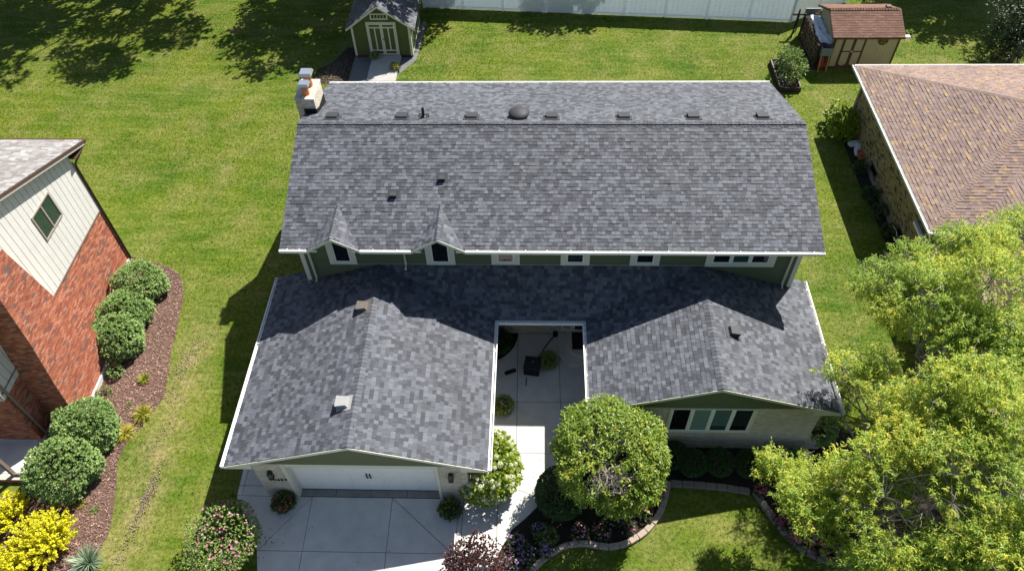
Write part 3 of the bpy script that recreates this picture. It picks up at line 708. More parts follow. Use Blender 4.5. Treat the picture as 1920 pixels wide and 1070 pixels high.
# --- gables
def gable(x0, x1, y, zb, apex, mt, slope):
    b = MB(); xa, za = apex
    b.prism([(x0, y, zb), (x1, y, zb), (xa, y, zb + (x1 - x0) / 2 * slope)], (0, 0.15, 0)); gobj = b.build('gable', mt, H)
    def zf(zm, za_, zb_):
        def sp(z): h = max(0, (zb + (x1 - x0) / 2 * slope - z) / slope - .01); return xa - h, xa + h
        l0, r0 = sp(za_); l1, r1 = sp(zb_); return (l0, l1), (r0, r1)
    boards_x(gobj, x0, x1, y, zb, zb + (x1 - x0) / 2 * slope - 0.05, 0.152, mt, zf=zf)
hw = (ZLR - 0.14 - 2.48) / SG; gable(XG - hw, XG + hw, 2.34, 2.48, (XG, 0), M['sage'], SG)
hw = (ZLR - 0.14 - 2.76) / SR; gable(XR - hw, XR + hw, 4.41, 2.76, (XR, 0), M['sage'], SR)
# --- roofs: decks
def deck(pts, th=0.10, mt='deck', name='roof', parent=None):
    b = MB(); P = [Vector(p) for p in pts]; n = (P[1] - P[0]).cross(P[-1] - P[0]).normalized()
    if n.z < 0: n = -n
    b.prism([p - n * 0.004 for p in P], -n * th); return b.build(name, M[mt], parent or H)
SH = Tiles('shingle', ROOF, ROOFW, [0.12, 0.145, 0.17, 0.21], 0.143, 0.005, 0.0115, 0.003)
l1 = math.hypot(YR - YF, ZR - ZE); W_ = X1 - X0
DX = [(-1.39, 0.90), (2.24, 0.90)]                         # dormer centres and half widths
HWD, YH = 0.60, 9.52; ZH = ZE + S1 * (YH - YF)
pts = [(X0, YF, ZE)]
for xc, hw in DX: pts += [(xc - HWD, YF, ZE), (xc - HWD, YH, ZH), (xc + HWD, YH, ZH), (xc + HWD, YF, ZE)]
rf = deck(pts + [(X1, YF, ZE), (X1, YR, ZR), (X0, YR, ZR)])
SH.plane(rf, (X0, YF, ZE), (1, 0, 0), (0, YR - YF, ZR - ZE), [(0, 0), (W_, 0), (W_, l1), (0, l1)], holes=[(xc - HWD - X0, xc + HWD - X0, 0, math.hypot(YH - YF, ZH - ZE)) for xc, hw in DX])
rb = deck([(X1, YB, ZE), (X0, YB, ZE), (X0, YR, ZR), (X1, YR, ZR)])
SH.plane(rb, (X1, YB, ZE), (-1, 0, 0), (0, YR - YB, ZR - ZE), [(0, 0), (W_, 0), (W_, l1), (0, l1)])
ridge_caps(rf, (X0, YR, ZR), (X1, YR, ZR), (0, YF - YR, ZE - ZR), (0, YB - YR, ZE - ZR), ROOF[:3], ROOFW[:3], lift=.65)
lg = math.hypot(XG - GL0, ZLR - ZL)
r1 = deck([(GL0, 9.98, ZL), (GL0, YG, ZL), (XG, YG, ZLR), (XG, 9.98, ZLR)])
SH.plane(r1, (GL0, 9.98, ZL), (0, -1, 0), (XG - GL0, 0, ZLR - ZL), [(0, 0), (9.98 - YG, 0), (9.98 - YG, lg), (0.5, lg), (0.5, lg * .34), (0, lg * .33)])
r2 = deck([(GL1, YG, ZL), (GL1, YC, ZL), (XG, YW, ZLR), (XG, YG, ZLR)])
SH.plane(r2, (GL1, YG, ZL), (0, 1, 0), (XG - GL1, 0, ZLR - ZL), [(0, 0), (YC - YG, 0), (YW - YG, lg), (0, lg)])
ridge_caps(r2, (XG, YG, ZLR), (XG, YW - .05, ZLR), (GL0 - XG, 0, ZL - ZLR), (GL1 - XG, 0, ZL - ZLR), ROOF[1:4], ROOFW[1:4], lift=.5)
lc = math.hypot(YW - YC, ZLR - ZL)
r3 = deck([(GL1, YC, ZL), (GR0, YC, ZL), (XR, YW, ZLR), (XG, YW, ZLR)])
SH.plane(r3, (GL1, YC, ZL), (1, 0, 0), (0, YW - YC, ZLR - ZL), [(0, 0), (GR0 - GL1, 0), (XR - GL1, lc), (XG - GL1, lc)])
lr = math.hypot(XR - GR0, ZLR - ZL)
r4 = deck([(GR0, YC, ZL), (GR0, YGR, ZL), (XR, YGR, ZLR), (XR, YW, ZLR)])
SH.plane(r4, (GR0, YC, ZL), (0, -1, 0), (XR - GR0, 0, ZLR - ZL), [(0, 0), (YC - YGR, 0), (YC - YGR, lr), (YC - YW, lr)])
r5 = deck([(GR1, YGR, ZL), (GR1, 9.96, ZL), (XR, 9.96, ZLR), (XR, YGR, ZLR)])
SH.plane(r5, (GR1, YGR, ZL), (0, 1, 0), (XR - GR1, 0, ZLR - ZL), [(0, 0), (9.96 - YGR, 0), (9.96 - YGR, lr * .2), (YW - YGR, lr * .21), (YW - YGR, lr), (0, lr)])
ridge_caps(r5, (XR, YGR, ZLR), (XR, YW - .05, ZLR), (GR0 - XR, 0, ZL - ZLR), (GR1 - XR, 0, ZL - ZLR), ROOF[1:4], ROOFW[1:4], lift=.5)
# --- dormer gables over the two left windows
for xc, hw in DX:
    zb = 5.335; za = 5.90; sd = (za - zb) / hw; yb = YF + (za - ZE) / S1
    yfv = YF - 0.04
    def zroof(y): return ZE + S1 * (y - YF)
    de = deck([(xc - hw, yfv, zb), (xc, yfv, za), (xc, yb, za)], 0.05, name='dormer')
    for s in (-1, 1):
        if s > 0: deck([(xc + hw, yfv, zb), (xc, yfv, za), (xc, yb, za)], 0.05, name='roof_deck', parent=de)
        ld = math.hypot(hw, za - zb)
        O = (xc + s * hw, yfv, zb + .002); U = (0, 1, 0) if s > 0 else (0, -1, 0)
        pl = [(0, 0), (0.12, 0), (yb - yfv, ld), (0, ld)] if s > 0 else [(0, 0), (0, ld), (-(yb - yfv), ld), (-0.12, 0)]
        SH.plane(de, O, U, (-s * hw, 0, za - zb), pl)
    ridge_caps(de, (xc, yfv, za), (xc, yb + .1, za), (-hw, 0, zb - za), (hw, 0, zb - za), ROOF[1:4], ROOFW[1:4], w=0.12, lift=.5)
    b = MB()
    for s in (-1, 1):
        b.prism([(xc, yfv - 0.03, za - 0.01), (xc + s * (hw + .03), yfv - 0.03, zb - 0.03), (xc + s * (hw + .03), yfv - 0.03, zb - 0.155), (xc, yfv - 0.03, za - 0.135)], (0, 0.045, 0))
    b.build('fascia', M['trim'], de)
    b = MB(); b.prism([(xc - hw, 9.46, zb - .02), (xc + hw, 9.46, zb - .02), (xc, 9.46, za - .06)], (0, 0.1, 0)); b.build('gable', M['sage'], de)
# --- fascias, soffits, rakes, gutters
b = MB()
for xa, xb in ((X0, DX[0][0] - HWD), (DX[0][0] + HWD, DX[1][0] - HWD), (DX[1][0] + HWD, X1)):
    b.box(xa, xb, YF - 0.004, YF + 0.028, ZE - 0.19, ZE - 0.115); b.box(xa, xb, YF + .02, 9.50, ZE - 0.15, ZE - 0.125)
b.box(X0, X1, YB - 0.03, YB + 0.004, ZE - 0.19, ZE - 0.115)
for x in (X0 + 0.012, X1 - 0.047):
    for ya, yb in ((YF, YR), (YB, YR)): b.prism([(x, ya, ZE - 0.115), (x, yb, ZR - 0.115), (x, yb, ZR - 0.24), (x, ya, ZE - 0.24)], (0.035, 0, 0))
b.build('fascia', M['white'], H)
def rake(xl, xa, xr, y, zl, zr):
    b = MB()
    for x in (xl, xr):
        b.prism([(xa, y - 0.03, zr - 0.012), (x, y - 0.03, zl - 0.012), (x, y - 0.03, zl - 0.135), (xa, y - 0.03, zr - 0.135)], (0, 0.035, 0))
    for s, x in ((1, xl), (-1, xr)):    # boxed eave returns
        h = (zr - zl) / (xa - xl)
        b.prism([(x + s * 0.02, y + .02, zl - 0.14), (x + s * 0.02, y + .02, zl - .21), (x + s * 0.85, y + .02, zl - .21), (x + s * .85, y + .02, zl + .83 * h - .12)], (0, 0.10, 0))
    b.build('rake_board', M['trim'], H)
rake(GL0, XG, GL1, YG, ZL, ZLR); rake(GR0, XR, GR1, YGR, ZL, ZLR)
b = MB()
for (x0, x1, y0, y1) in ((GL0, -3.45, YG + .15, 9.9), (3.42, GL1, YG + .15, YC), (GR0, 8.12, YGR + .15, YC), (15.03, GR1, YGR + .15, 9.9), (GL1, GR0, YC, 9.4)):
    b.box(x0 + .02, x1, y0, y1, ZL - 0.165, ZL - 0.14)
b.build('soffit', M['trim'], H)
def gutter(A, B, out, hang=0.8, parent=None):
    """open U channel from A to B (top of the back edge), out = direction away from the roof"""
    A, B, o = Vector(A), Vector(B), Vector(out).normalized(); d = (B - A).normalized(); L = (B - A).length
    T = Matrix((d, o, Vector((0, 0, 1)))).transposed().to_4x4(); T.translation = A
    flip = d.cross(o).z < 0
    b = MB()
    def bx(*a):
        k = len(b.f); b.box(*a, T=T)
        if flip: b.f[k:] = [f[::-1] for f in b.f[k:]]
    bx(0, L, 0.003, 0.012, -0.115, 0.0); bx(0, L, 0.012, 0.105, -0.115, -0.105); bx(0, L, 0.105, 0.117, -0.115, -0.004); bx(0, L, 0.100, 0.130, -0.004, 0.008)
    bx(-.006, 0, 0.003, 0.117, -0.115, 0.0); bx(L, L + .006, 0.003, 0.117, -0.115, 0.0)
    gobj = b.build('gutter', M['white'], parent or H)
    n = max(2, int(L / hang))
    for i in range(n):
        x = L * (i + 0.5) / n + random.uniform(-.05, .05); b = MB(); k = len(b.f); b.box(x - .012, x + .012, -0.02, 0.115, -0.002, 0.012, T=T)
        if flip: b.f[k:] = [f[::-1] for f in b.f[k:]]
        b.build('gutter_hanger', M['white'], gobj)
zg = ZE - 0.012
for xa, xb in ((X0, -2.33), (-.45, 1.30), (3.18, X1)): gutter((xa, YF - .004, zg), (xb, YF - .004, zg), (0, -1, 0))
gutter((X0, YB + .004, zg), (X1, YB + .004, zg), (0, 1, 0))
zl_ = ZL - 0.012
gutter((GL0, YG, zl_), (GL0, 9.98, zl_), (-1, 0, 0)); gutter((GL1, YG, zl_), (GL1, YC - .12, zl_), (1, 0, 0))
gutter((GR0, YGR, zl_), (GR0, YC - .12, zl_), (-1, 0, 0)); gutter((GR1, YGR, zl_), (GR1, 9.96, zl_), (1, 0, 0)); gutter((GL1 + .0, YC - .002, zl_), (GR0 - .0, YC - .002, zl_), (0, -1, 0))
def downspout(pts, mt, parent, r=0.042): b = MB(); b.tube(pts, r, 4); b.build('downspout', mt, parent)
def zw(x): return ZLR - SG * (XG - x)
downspout([(-2.48, 8.98, 5.27), (-2.48, 9.36, 5.08), (-2.48, 9.40, zw(-2.48) + .18), (-2.48, 9.28, zw(-2.48) + .05)], M['trim'], H)
downspout([(.93, 8.98, 5.27), (.93, 9.36, 5.08), (.93, 9.40, 4.16), (.93, 9.20, 4.00)], M['trim'], H)
downspout([(14.58, 8.98, 5.27), (14.58, 9.36, 5.08), (14.58, 9.40, ZLR - SR * (14.58 - XR) + .18), (14.58, 9.28, ZLR - SR * (14.58 - XR) + .05)], M['trim'], H)
# --- windows of the upper floor
def window(parent, xa, xb, z0, z1, y, n=1, trim=0.11, panes=('glass',), frame='trim', deep=0.05, side=0.16, blinds=()):
    b = MB()
    b.box(xa, xb, y - deep, y, z0, z0 + trim); b.box(xa, xb, y - deep, y, z1 - 0.06, z1)
    b.box(xa, xa + side, y - deep, y, z0 + trim, z1 - .06); b.box(xb - side, xb, y - deep, y, z0 + trim, z1 - .06)
    w = b.build('window', M[frame], parent)
    ax, bx_ = xa + side, xb - side; za, zb = z0 + trim, z1 - 0.06; pw = (bx_ - ax) / n
    for i in range(n):
        p0, p1 = ax + pw * i + (0.02 if i else 0), ax + pw * (i + 1) - (0.02 if i < n - 1 else 0)
        f = MB()
        for q in ((p0, p1, za, za + .045), (p0, p1, zb - .03, zb), (p0, p0 + .05, za + .045, zb - .03), (p1 - .05, p1, za + .045, zb - .03)):
            f.box(q[0], q[1], y - deep * .55, y - .006, q[2], q[3])
        if i < n - 1: f.box(p1, p1 + .04, y - deep * .9, y - .004, za, zb)
        f.build('sash', M['white'], w)
        g_ = MB(); g_.box(p0 + .05, p1 - .05, y - .016, y - .008, za + .045, zb - .03); g_.build('pane', M[panes[i % len(panes)]], w)
    return w
YWN = 9.485
window(H, -1.83, -.84, 4.03, 5.50, YWN, panes=('glass',), side=.20); window(H, 1.68, 2.72, 4.03, 5.50, YWN, panes=('glass',), side=.20)
w3 = window(H, 4.02, 5.03, 4.06, 5.22, YWN, panes=('blindl',), side=.20); window(H, 6.49, 7.52, 4.05, 5.22, YWN, side=.20); window(H, 8.95, 10.00, 4.05, 5.22, YWN, side=.20)
window(H, 11.62, 14.06, 4.02, 5.22, YWN, n=3, panes=('glass', 'glassg', 'glass'), side=.22, trim=0.17)
b = MB(); b.add([(4.30, 9.46, 4.24), (4.36, 9.46, 4.30), (4.42, 9.46, 4.26), (4.5, 9.46, 4.33), (4.56, 9.46, 4.27), (4.66, 9.46, 4.31), (4.74, 9.46, 4.24)], [(0, 1, 2, 3, 4, 5, 6)]); b.build('ornament', M['black'], w3)
# --- big front window with blinds
wb = window(H, WX0, WX1, WZ0, WZ1, 4.425, n=4, panes=('glass', 'blind', 'glassg', 'glass'), side=.09, trim=.09, frame='trim', deep=.045)
for i in range(16):
    z = WZ0 + .45 + i * .062; q = MB(); pw = (WX1 - WX0 - .18) / 4; x0 = WX0 + .09 + pw * 2 + .085
    q.box(x0, x0 + pw - .17, 4.402, 4.408, z, z + .026); q.build('blind_slat', M['blind'], wb)
for i in range(16):
    z = WZ0 + .45 + i * .062; q = MB(); x0 = WX0 + .09 + pw * 3 + .085
    q.box(x0, x0 + pw - .15, 4.402, 4.408, z, z + .02); q.build('blind_slat', mat('blind_dark', (0.035, 0.045, 0.045), .6), wb)
# --- garage door
YD = 2.64
gd = MB(); gd.box(-2.44, 2.44, YD + .03, YD + .06, 0.03, 2.2); gdo = gd.build('garage_door', M['white'], H)
DW = mat('garage_door_white', (0.80, 0.80, 0.78), 0.5, 0.03)
for r in range(4):
    z0 = 0.045 + r * 0.53
    b = MB(); b.bbox(-2.44, 2.44, 0, 0.035, 0, 0.52, 0.006, T=Matrix.Translation((0, YD - .005, z0))); sec = b.build('door_section', DW, gdo)
    for c in range(8):
        x0 = -2.36 + c * 0.594
        q = MB()
        q.add([(x0, YD - .006, z0 + .07), (x0 + .54, YD - .006, z0 + .07), (x0 + .54, YD - .006, z0 + .45), (x0, YD - .006, z0 + .45),
               (x0 + .035, YD - .022, z0 + .105), (x0 + .505, YD - .022, z0 + .105), (x0 + .505, YD - .022, z0 + .415), (x0 + .035, YD - .022, z0 + .415)],
              [(4, 5, 6, 7), (0, 1, 5, 4), (1, 2, 6, 5), (2, 3, 7, 6), (3, 0, 4, 7)]); q.build('raised_panel', DW, sec)
for x in (0.03, 0.14):
    b = MB(); b.tube([(x, YD - .02, 1.27), (x, YD - .06, 1.24), (x, YD - .06, 1.04), (x, YD - .02, 1.01)], 0.020, 6); b.box(x - .03, x + .03, YD - .032, YD - .02, 1.23, 1.30); b.box(x - .03, x + .03, YD - .032, YD - .02, .98, 1.05); b.build('door_handle', M['black'], gdo)
b = MB(); b.box(-2.47, -2.40, 2.36, 2.66, .03, 2.48); b.box(2.40, 2.47, 2.36, 2.66, .03, 2.48); b.box(-2.52, -2.42, 2.325, 2.355, .03, 2.48); b.box(2.42, 2.52, 2.325, 2.355, .03, 2.48); b.box(-2.4, 2.4, 2.37, 2.68, 2.2, 2.48); b.build('door_frame', M['trim'], H)
b = MB(); b.box(-2.44, 2.44, YD - .03, YD + .03, .03, .046); b.build('door_seal', M['rubber'], gdo)
# --- wall lanterns and house number
for x in (-2.97, 2.91):
    b = MB(); b.box(x - .06, x + .06, 2.335, 2.352, 1.720, 1.960)
    b.add([(x - .09, 2.20, 1.900), (x + .09, 2.20, 1.900), (x + .09, 2.34, 1.900), (x - .09, 2.34, 1.900), (x - .05, 2.24, 2.000), (x + .05, 2.24, 2.000), (x + .05, 2.32, 2.000), (x - .05, 2.32, 2.000)],
          [(3, 2, 1, 0), (4, 5, 6, 7), (0, 1, 5, 4), (1, 2, 6, 5), (2, 3, 7, 6), (3, 0, 4, 7)])
    for dx in (-.075, .06):
        for dy in (2.205, 2.315): b.box(x + dx, x + dx + .015, dy, dy + .015, 1.620, 1.900)
    b.box(x - .08, x + .08, 2.20, 2.335, 1.600, 1.620); la = b.build('wall_lantern', M['black'], H)
    b = MB(); b.box(x - .055, x + .055, 2.225, 2.31, 1.625, 1.895); b.build('lantern_glass', glassmat('lantern_glass', (0.10, 0.10, 0.09)), la)
cu_ = D.curves.new('digits', 'FONT'); cu_.body = '10659'; cu_.size = 0.21; cu_.extrude = 0.008; cu_.space_character = 1.15
to = D.objects.new('digits', cu_); COL.objects.link(to); dg = bpy.context.evaluated_depsgraph_get(); dg.update()
tm = bpy.data.meshes.new_from_object(to.evaluated_get(dg)); D.objects.remove(to)
tm.materials.clear(); tm.materials.append(M['black']); tm.name = 'house_number'
copy_mesh('house_number', tm, H, Matrix.Translation((-3.13, 2.338, 1.25)) @ Matrix.Rotation(math.pi / 2, 4, 'X'))
# --- courtyard door
b = MB(); b.box(6.62, 8.08, 9.33, 9.37, .30, 2.55); b.box(6.60, 8.08, 9.27, 9.34, .30, .36); cdoor = b.build('door', M['trim'], H)
b = MB(); b.box(6.72, 6.98, 9.312, 9.328, .42, 2.4); b.build('side_panel', mat('door_beige', (0.34, 0.30, 0.25), .6), cdoor)
b = MB(); b.box(7.16, 8.02, 9.30, 9.325, .40, 2.4); b.build('door_leaf', M['black'], cdoor)
# --- vents, pipes and the round exhaust fan on the roofs
def box_vent(parent, c, along, down, mt, w=0.42, l=0.36, h=0.16):
    """slanted roof vent: open side points down the slope"""
    a, d_ = Vector(along).normalized(), Vector(down).normalized(); n_ = a.cross(d_); n_ = n_ if n_.z > 0 else -n_
    T = Matrix((a, d_, n_)).transposed().to_4x4(); T.translation = Vector(c)
    fl = a.cross(d_).dot(n_) < 0
    b = MB()
    vs = [(-w / 2, -l / 2, 0.015), (w / 2, -l / 2, .015), (w / 2, l / 2, .015), (-w / 2, l / 2, .015), (-w / 2 + .02, -l / 2 + .04, h * .62), (w / 2 - .02, -l / 2 + .04, h * .62), (w / 2 + .02, l / 2, h), (-w / 2 - .02, l / 2, h),
          (-w / 2 - .02, l / 2 + .03, h * .82), (w / 2 + .02, l / 2 + .03, h * .82)]
    fs = [(4, 5, 6, 7), (0, 1, 5, 4), (1, 2, 6, 5), (3, 0, 4, 7), (7, 6, 9, 8), (2, 3, 7, 6)]
    if fl: fs = [f[::-1] for f in fs]
    b.add([T @ Vector(v) for v in vs], fs)
    k = len(b.f); b.box(-w / 2 - .09, w / 2 + .09, -l / 2 - .1, l / 2 + .05, 0.014, 0.022, T=T)
    if fl: b.f[k:] = [f[::-1] for f in b.f[k:]]
    v = b.build('roof_vent', mt, parent)
    b = MB(); k = 0; b.box(-w / 2 + .03, w / 2 - .03, l / 2 + .003, l / 2 + .006, .03, h * .78, T=T)
    if fl: b.f = [f[::-1] for f in b.f]
    b.build('vent_screen', M['black'], v)
def zback(y): return ZR - S1 * (y - YR)
for x in (-2.09, .55, 3.16, 6.16, 8.84, 11.40, 13.95): box_vent(rb, (x, 14.38, zback(14.38)), (1, 0, 0), (0, 1, -S1), M['vent'])
def zfront(y): return ZE + S1 * (y - YF)
for x, y in ((2.24, 11.62), (.55, 10.98)): box_vent(rf, (x, y, zfront(y)), (1, 0, 0), (0, -1, -S1), M['vent'], .22, .24, .15)
b = MB(); b.lathe([(.095, -.02), (.085, .06), (.055, .07), (.055, .42), (.048, .42), (.045, .30)], (1.36, 14.40, zback(14.4)), 14); b.box(1.16, 1.56, 14.2, 14.6, zback(14.4) + .0, zback(14.4) + .03, T=None); b.build('vent_pipe', M['black'], rb, smooth=False)
b = MB(); zc_ = zback(14.5); b.lathe([(.30, -.05), (.29, .10), (.36, .10), (.385, .14), (.37, .19), (.30, .245), (.18, .285), (.0, .30)], (4.93, 14.5, zc_), 28); b.build('roof_fan', M['vent'], rb, smooth=True)
box_vent(r1, (-.36, 7.55, ZLR - SG * .33), (0, 1, 0), (-1, 0, -SG), M['ventb'], .34, .34, .22); box_vent(r1, (-.40, 3.72, ZLR - SG * .36), (0, 1, 0), (-1, 0, -SG), M['silver'], .36, .36, .24)
box_vent(r5, (12.24, 6.72, ZLR - SR * .73), (0, 1, 0), (1, 0, -SR), M['vent'], .34, .34, .22)
# --- chimney
CX0, CX1, CY0, CY1, CZ = -3.50, -2.80, 14.86, 16.10, 7.26
b = MB(); b.box(CX0, CX1, CY0, CY1, 0, CZ - .07); ch = b.build('chimney', M['mortar'], H)
CB = Tiles('brick', CREAM, CREAMW, [0.195], 0.072, 0.010, 0.008, 0.008, bond=True)
CB.plane(ch, (CX0, CY0, 5.2), (1, 0, 0), (0, 0, 1), [(0, 0), (.70, 0), (.70, 1.95), (0, 1.95)])
CB.plane(ch, (CX1, CY0, 6.0), (0, 1, 0), (0, 0, 1), [(0, 0), (1.24, 0), (1.24, 1.15), (0, 1.15)])
CB.plane(ch, (CX0, CY1, 5.2), (0, -1, 0), (0, 0, 1), [(0, 0), (1.24, 0), (1.24, 1.95), (0, 1.95)])
CB.finish()
for i in range(5):
    for j in range(3):
        q = MB(); q.bbox(CX0 - .03 + j * .254, CX0 - .03 + j * .254 + .245, CY0 - .03 + i * .26, CY0 - .03 + i * .26 + .25, CZ - .07, CZ, .008); q.build('cap_brick', CREAM[(i + j) % 3], ch)
b = MB(); b.box(CX1 + .012, CX1 + .022, CY0 - .02, CY1, 6.1, 6.62); b.prism([(CX1 + .020, CY0 - .02, 6.55), (CX1 + .020, CY1, 6.05), (CX1 + .020, CY1, 6.28), (CX1 + .020, CY0 - .02, 6.80)], (.008, 0, 0)); b.box(-3.26, CX1 + .02, CY0 - .025, CY0 - .013, 6.5, 6.82); b.build('chimney_flashing', M['rubber'], ch)
for y, s, h in ((15.17, .92, .30), (15.70, 1.08, .42)):
    x = -3.13; b = MB(); b.lathe([(.15 * s, 0), (.135 * s, h), (.16 * s, h), (.16 * s, h + .05), (.10, h + .05)], (x, y, CZ), 18); pot = b.build('chimney_pot', M['clay'], ch)
    b = MB(); w = .23 * s; l = .22 * s; z = CZ + h + .12
    b.box(x - .03, x - .01, y - .1, y - .08, CZ + h, z); b.box(x + .01, x + .03, y + .08, y + .1, CZ + h, z)
    b.add([(x - w, y - l, z), (x + w, y - l, z), (x + w, y + l, z), (x - w, y + l, z), (x - w + .05, y - l + .05, z + .10), (x + w - .05, y - l + .05, z + .10), (x + w - .05, y + l - .05, z + .10), (x - w + .05, y + l - .05, z + .10)],
          [(3, 2, 1, 0), (4, 5, 6, 7), (0, 1, 5, 4), (1, 2, 6, 5), (2, 3, 7, 6), (3, 0, 4, 7)]); b.build('chimney_cap', M['steel'], pot)
SH.finish(); BR.finish()
#PART3#
# ------------------------------------------------------------------ left neighbour: brick and white board house
NL = thing('house', 'red brick and white board house with brown downspout on the left', 'house', (-12.15, 8.7, 0))
XW, YN, YS = -12.15, 13.15, 4.27
ZRL, YRL, SLP = 7.90, 8.70, 0.357
def zl_roof(y): return ZRL - SLP * abs(y - YRL)
b = MB(); b.prism([(XW - .02, YN, 0), (XW - .02, YN, zl_roof(YN) - .12), (XW - .02, YRL, ZRL - .12), (XW - .02, YS, zl_roof(YS) - .12), (XW - .02, YS, 0)], (-14, 0, 0)); nw = b.build('wall', M['mortard'], NL)
RB = Tiles('brick', RED, REDW, [0.205], 0.076, 0.010, 0.010, 0.010, bond=True)
RB.plane(nw, (XW - .02, YS, 0.25), (0, 1, 0), (0, 0, 1), [(0, 0), (YN - YS, 0), (YN - YS, 2.90), (3.0, 2.90), (3.0, 2.60), (0, 2.60)])
# south face and porch
RB.plane(nw, (-16.2, YS, 0.25), (1, 0, 0), (0, 0, 1), [(0, 0), (4.03, 0), (4.03, 2.6), (0, 2.6)])
# white vertical boards over dark felt
b = MB(); b.prism([(XW - .02, YS + .02, 2.87), (XW - .02, YN - .03, 3.17), (XW - .02, YN - .03, zl_roof(YN) - .15), (XW - .02, YRL, ZRL - .15), (XW - .02, YS + .02, zl_roof(YS) - .15)], (.006, 0, 0)); b.build('felt', M['deckb'], nw)
y = YS + .02; yb = []
while y < YN - .05:
    y2 = min(y + 0.292, YN - .02); zb = 3.16 if y > 7.2 else 2.86
    q = MB(); a0, a1 = y + .012, y2 - .012
    top0, top1 = zl_roof(a0) - .14, zl_roof(a1) - .14
    q.prism([(XW - .02, a0, zb), (XW - .02, a1, zb), (XW - .02, a1, top1), (XW - .02, a0, top0)], (0.028 + random.uniform(0, .004), 0, 0)); q.build('siding_board', M['wsiding'], nw); y = y2
b = MB(); b.box(XW - .02, XW + .03, YS + .02, YN - .02, 3.10, 3.155); b.build('trim_board', M['tauptrim'], nw)
# window
wy0, wy1, wz0, wz1 = 9.90, 11.16, 4.79, 5.84
b = MB(); f = .055
b.box(XW, XW + .05, wy0 - f, wy1 + f, wz0 - f, wz0); b.box(XW, XW + .05, wy0 - f, wy1 + f, wz1, wz1 + f); b.box(XW, XW + .05, wy0 - f, wy0, wz0, wz1); b.box(XW, XW + .05, wy1, wy1 + f, wz0, wz1); ym = (wy0 + wy1) / 2; b.box(XW, XW + .045, ym - .03, ym + .03, wz0, wz1)
nwin = b.build('window', mat('taupe_frame', (0.33, 0.29, 0.24), .5, .06), NL)
for ya, yb_ in ((wy0, ym - .03), (ym + .03, wy1)): b = MB(); b.box(XW + .012, XW + .018, ya, yb_, wz0, wz1); b.build('pane', glassmat('pane_green', (0.020, 0.045, 0.040)), nwin)
# roof
OV = -11.85
NR = Tiles('shingle', OLDR, [.3, .3, .2, .2], [0.22, 0.27, 0.33], 0.143, 0.004, 0.014, 0.003)
ln = math.hypot(13.96 - YRL, ZRL - 6.02)
nr = deck([(OV, 13.96, 6.02), (-27, 13.96, 6.02), (-27, YRL, ZRL), (OV, YRL, ZRL)], 0.09, 'deckb', parent=NL)
NR.plane(nr, (OV, 13.96, 6.02), (-1, 0, 0), (0, YRL - 13.96, ZRL - 6.02), [(0, 0), (8.5, 0), (8.5, ln), (0, ln)]); NR.finish()
deck([(-27, 3.5, zl_roof(3.5)), (OV, 3.5, zl_roof(3.5)), (OV, YRL, ZRL), (-27, YRL, ZRL)], 0.09, 'deckb', parent=NL)
b = MB()
for ya in (13.96, 3.5): b.prism([(OV - .03, ya, zl_roof(ya) - .03), (OV - .03, YRL, ZRL - .03), (OV - .03, YRL, ZRL - .21), (OV - .03, ya, zl_roof(ya) - .21)], (.04, 0, 0))
b.build('rake_board', mat('greige_trim', (0.42, 0.38, 0.33), .6, .08), NL)
b = MB(); b.prism([(OV + .012, 13.97, 6.00), (OV + .012, YRL, ZRL - .02), (OV + .012, YRL, ZRL - .075), (OV + .012, 13.97, 5.945)], (.03, 0, 0)); b.build('drip_edge', M['brownpaint'], NL)
b = MB(); b.box(-27, OV, 13.93, 13.965, 5.80, 5.97); b.box(-27, OV + .04, 13.96, 14.09, 5.88, 5.99); b.box(-27, OV, 13.1, 13.93, 5.80, 5.83); b.build('gutter', M['brownpaint'], NL)
b = MB(); b.tube([(OV - .05, 14.02, 5.90), (OV - .10, 13.7, 5.72), (XW + .06, 13.22, 5.50), (XW + .06, 13.18, 5.30), (XW + .06, 13.14, 0.2), (XW + .2, 13.2, .08)], .05, 4); b.build('downspout', M['brownpaint'], NL)
b = MB(); b.box(XW - .02, XW + .035, YN - .05, YN + .03, .2, 5.6); b.build('corner_board', M['tauptrim'], NL)
b = MB(); b.tube([(XW + .07, 4.50, 5.9), (XW + .07, 4.50, .25), (XW + .25, 4.5, .1)], .055, 4); b.build('downspout', M['tauptrim'], NL)
# chimney: tapered stack standing proud of the wall
CXE = -11.10
tap = [(5.02, 0.22), (8.28, 0.22), (8.02, 2.3), (7.60, 4.3), (7.10, 7.3), (5.95, 7.3), (5.62, 4.3), (5.28, 2.3)]
b = MB(); b.prism([(CXE - .02, y, z) for y, z in tap], (XW - CXE - .1, 0, 0)); b.prism([(CXE - .02, y, z) for y, z in ((5.95, 7.25), (7.10, 7.25), (7.1, 9.6), (5.95, 9.6))], (XW - CXE - .1, 0, 0)); nch = b.build('chimney', M['mortard'], NL)
RB.plane(nch, (CXE - .02, 5.0, 0.22), (0, 1, 0), (0, 0, 1), [(y - 5.0, z - .22) for y, z in tap])
# south side of the stack in courses
for (ya, za), (yb_, zb_) in (((5.02, .22), (5.28, 2.3)), ((5.28, 2.3), (5.62, 4.3)), ((5.62, 4.3), (5.95, 7.3))):
    RB.plane(nch, (XW, ya, za), (1, 0, 0), (0, yb_ - ya, zb_ - za), [(0, 0), (CXE - XW - .02, 0), (CXE - XW - .02, math.hypot(yb_ - ya, zb_ - za)), (0, math.hypot(yb_ - ya, zb_ - za))])
b = MB(); b.box(XW - .1, CXE + .06, 4.96, 8.34, -.02, .225); b.box(-16.5, XW + .03, YS - .02, YN + .02, -.02, .245); b.build('foundation', M['conc'], NL)
RB.finish()
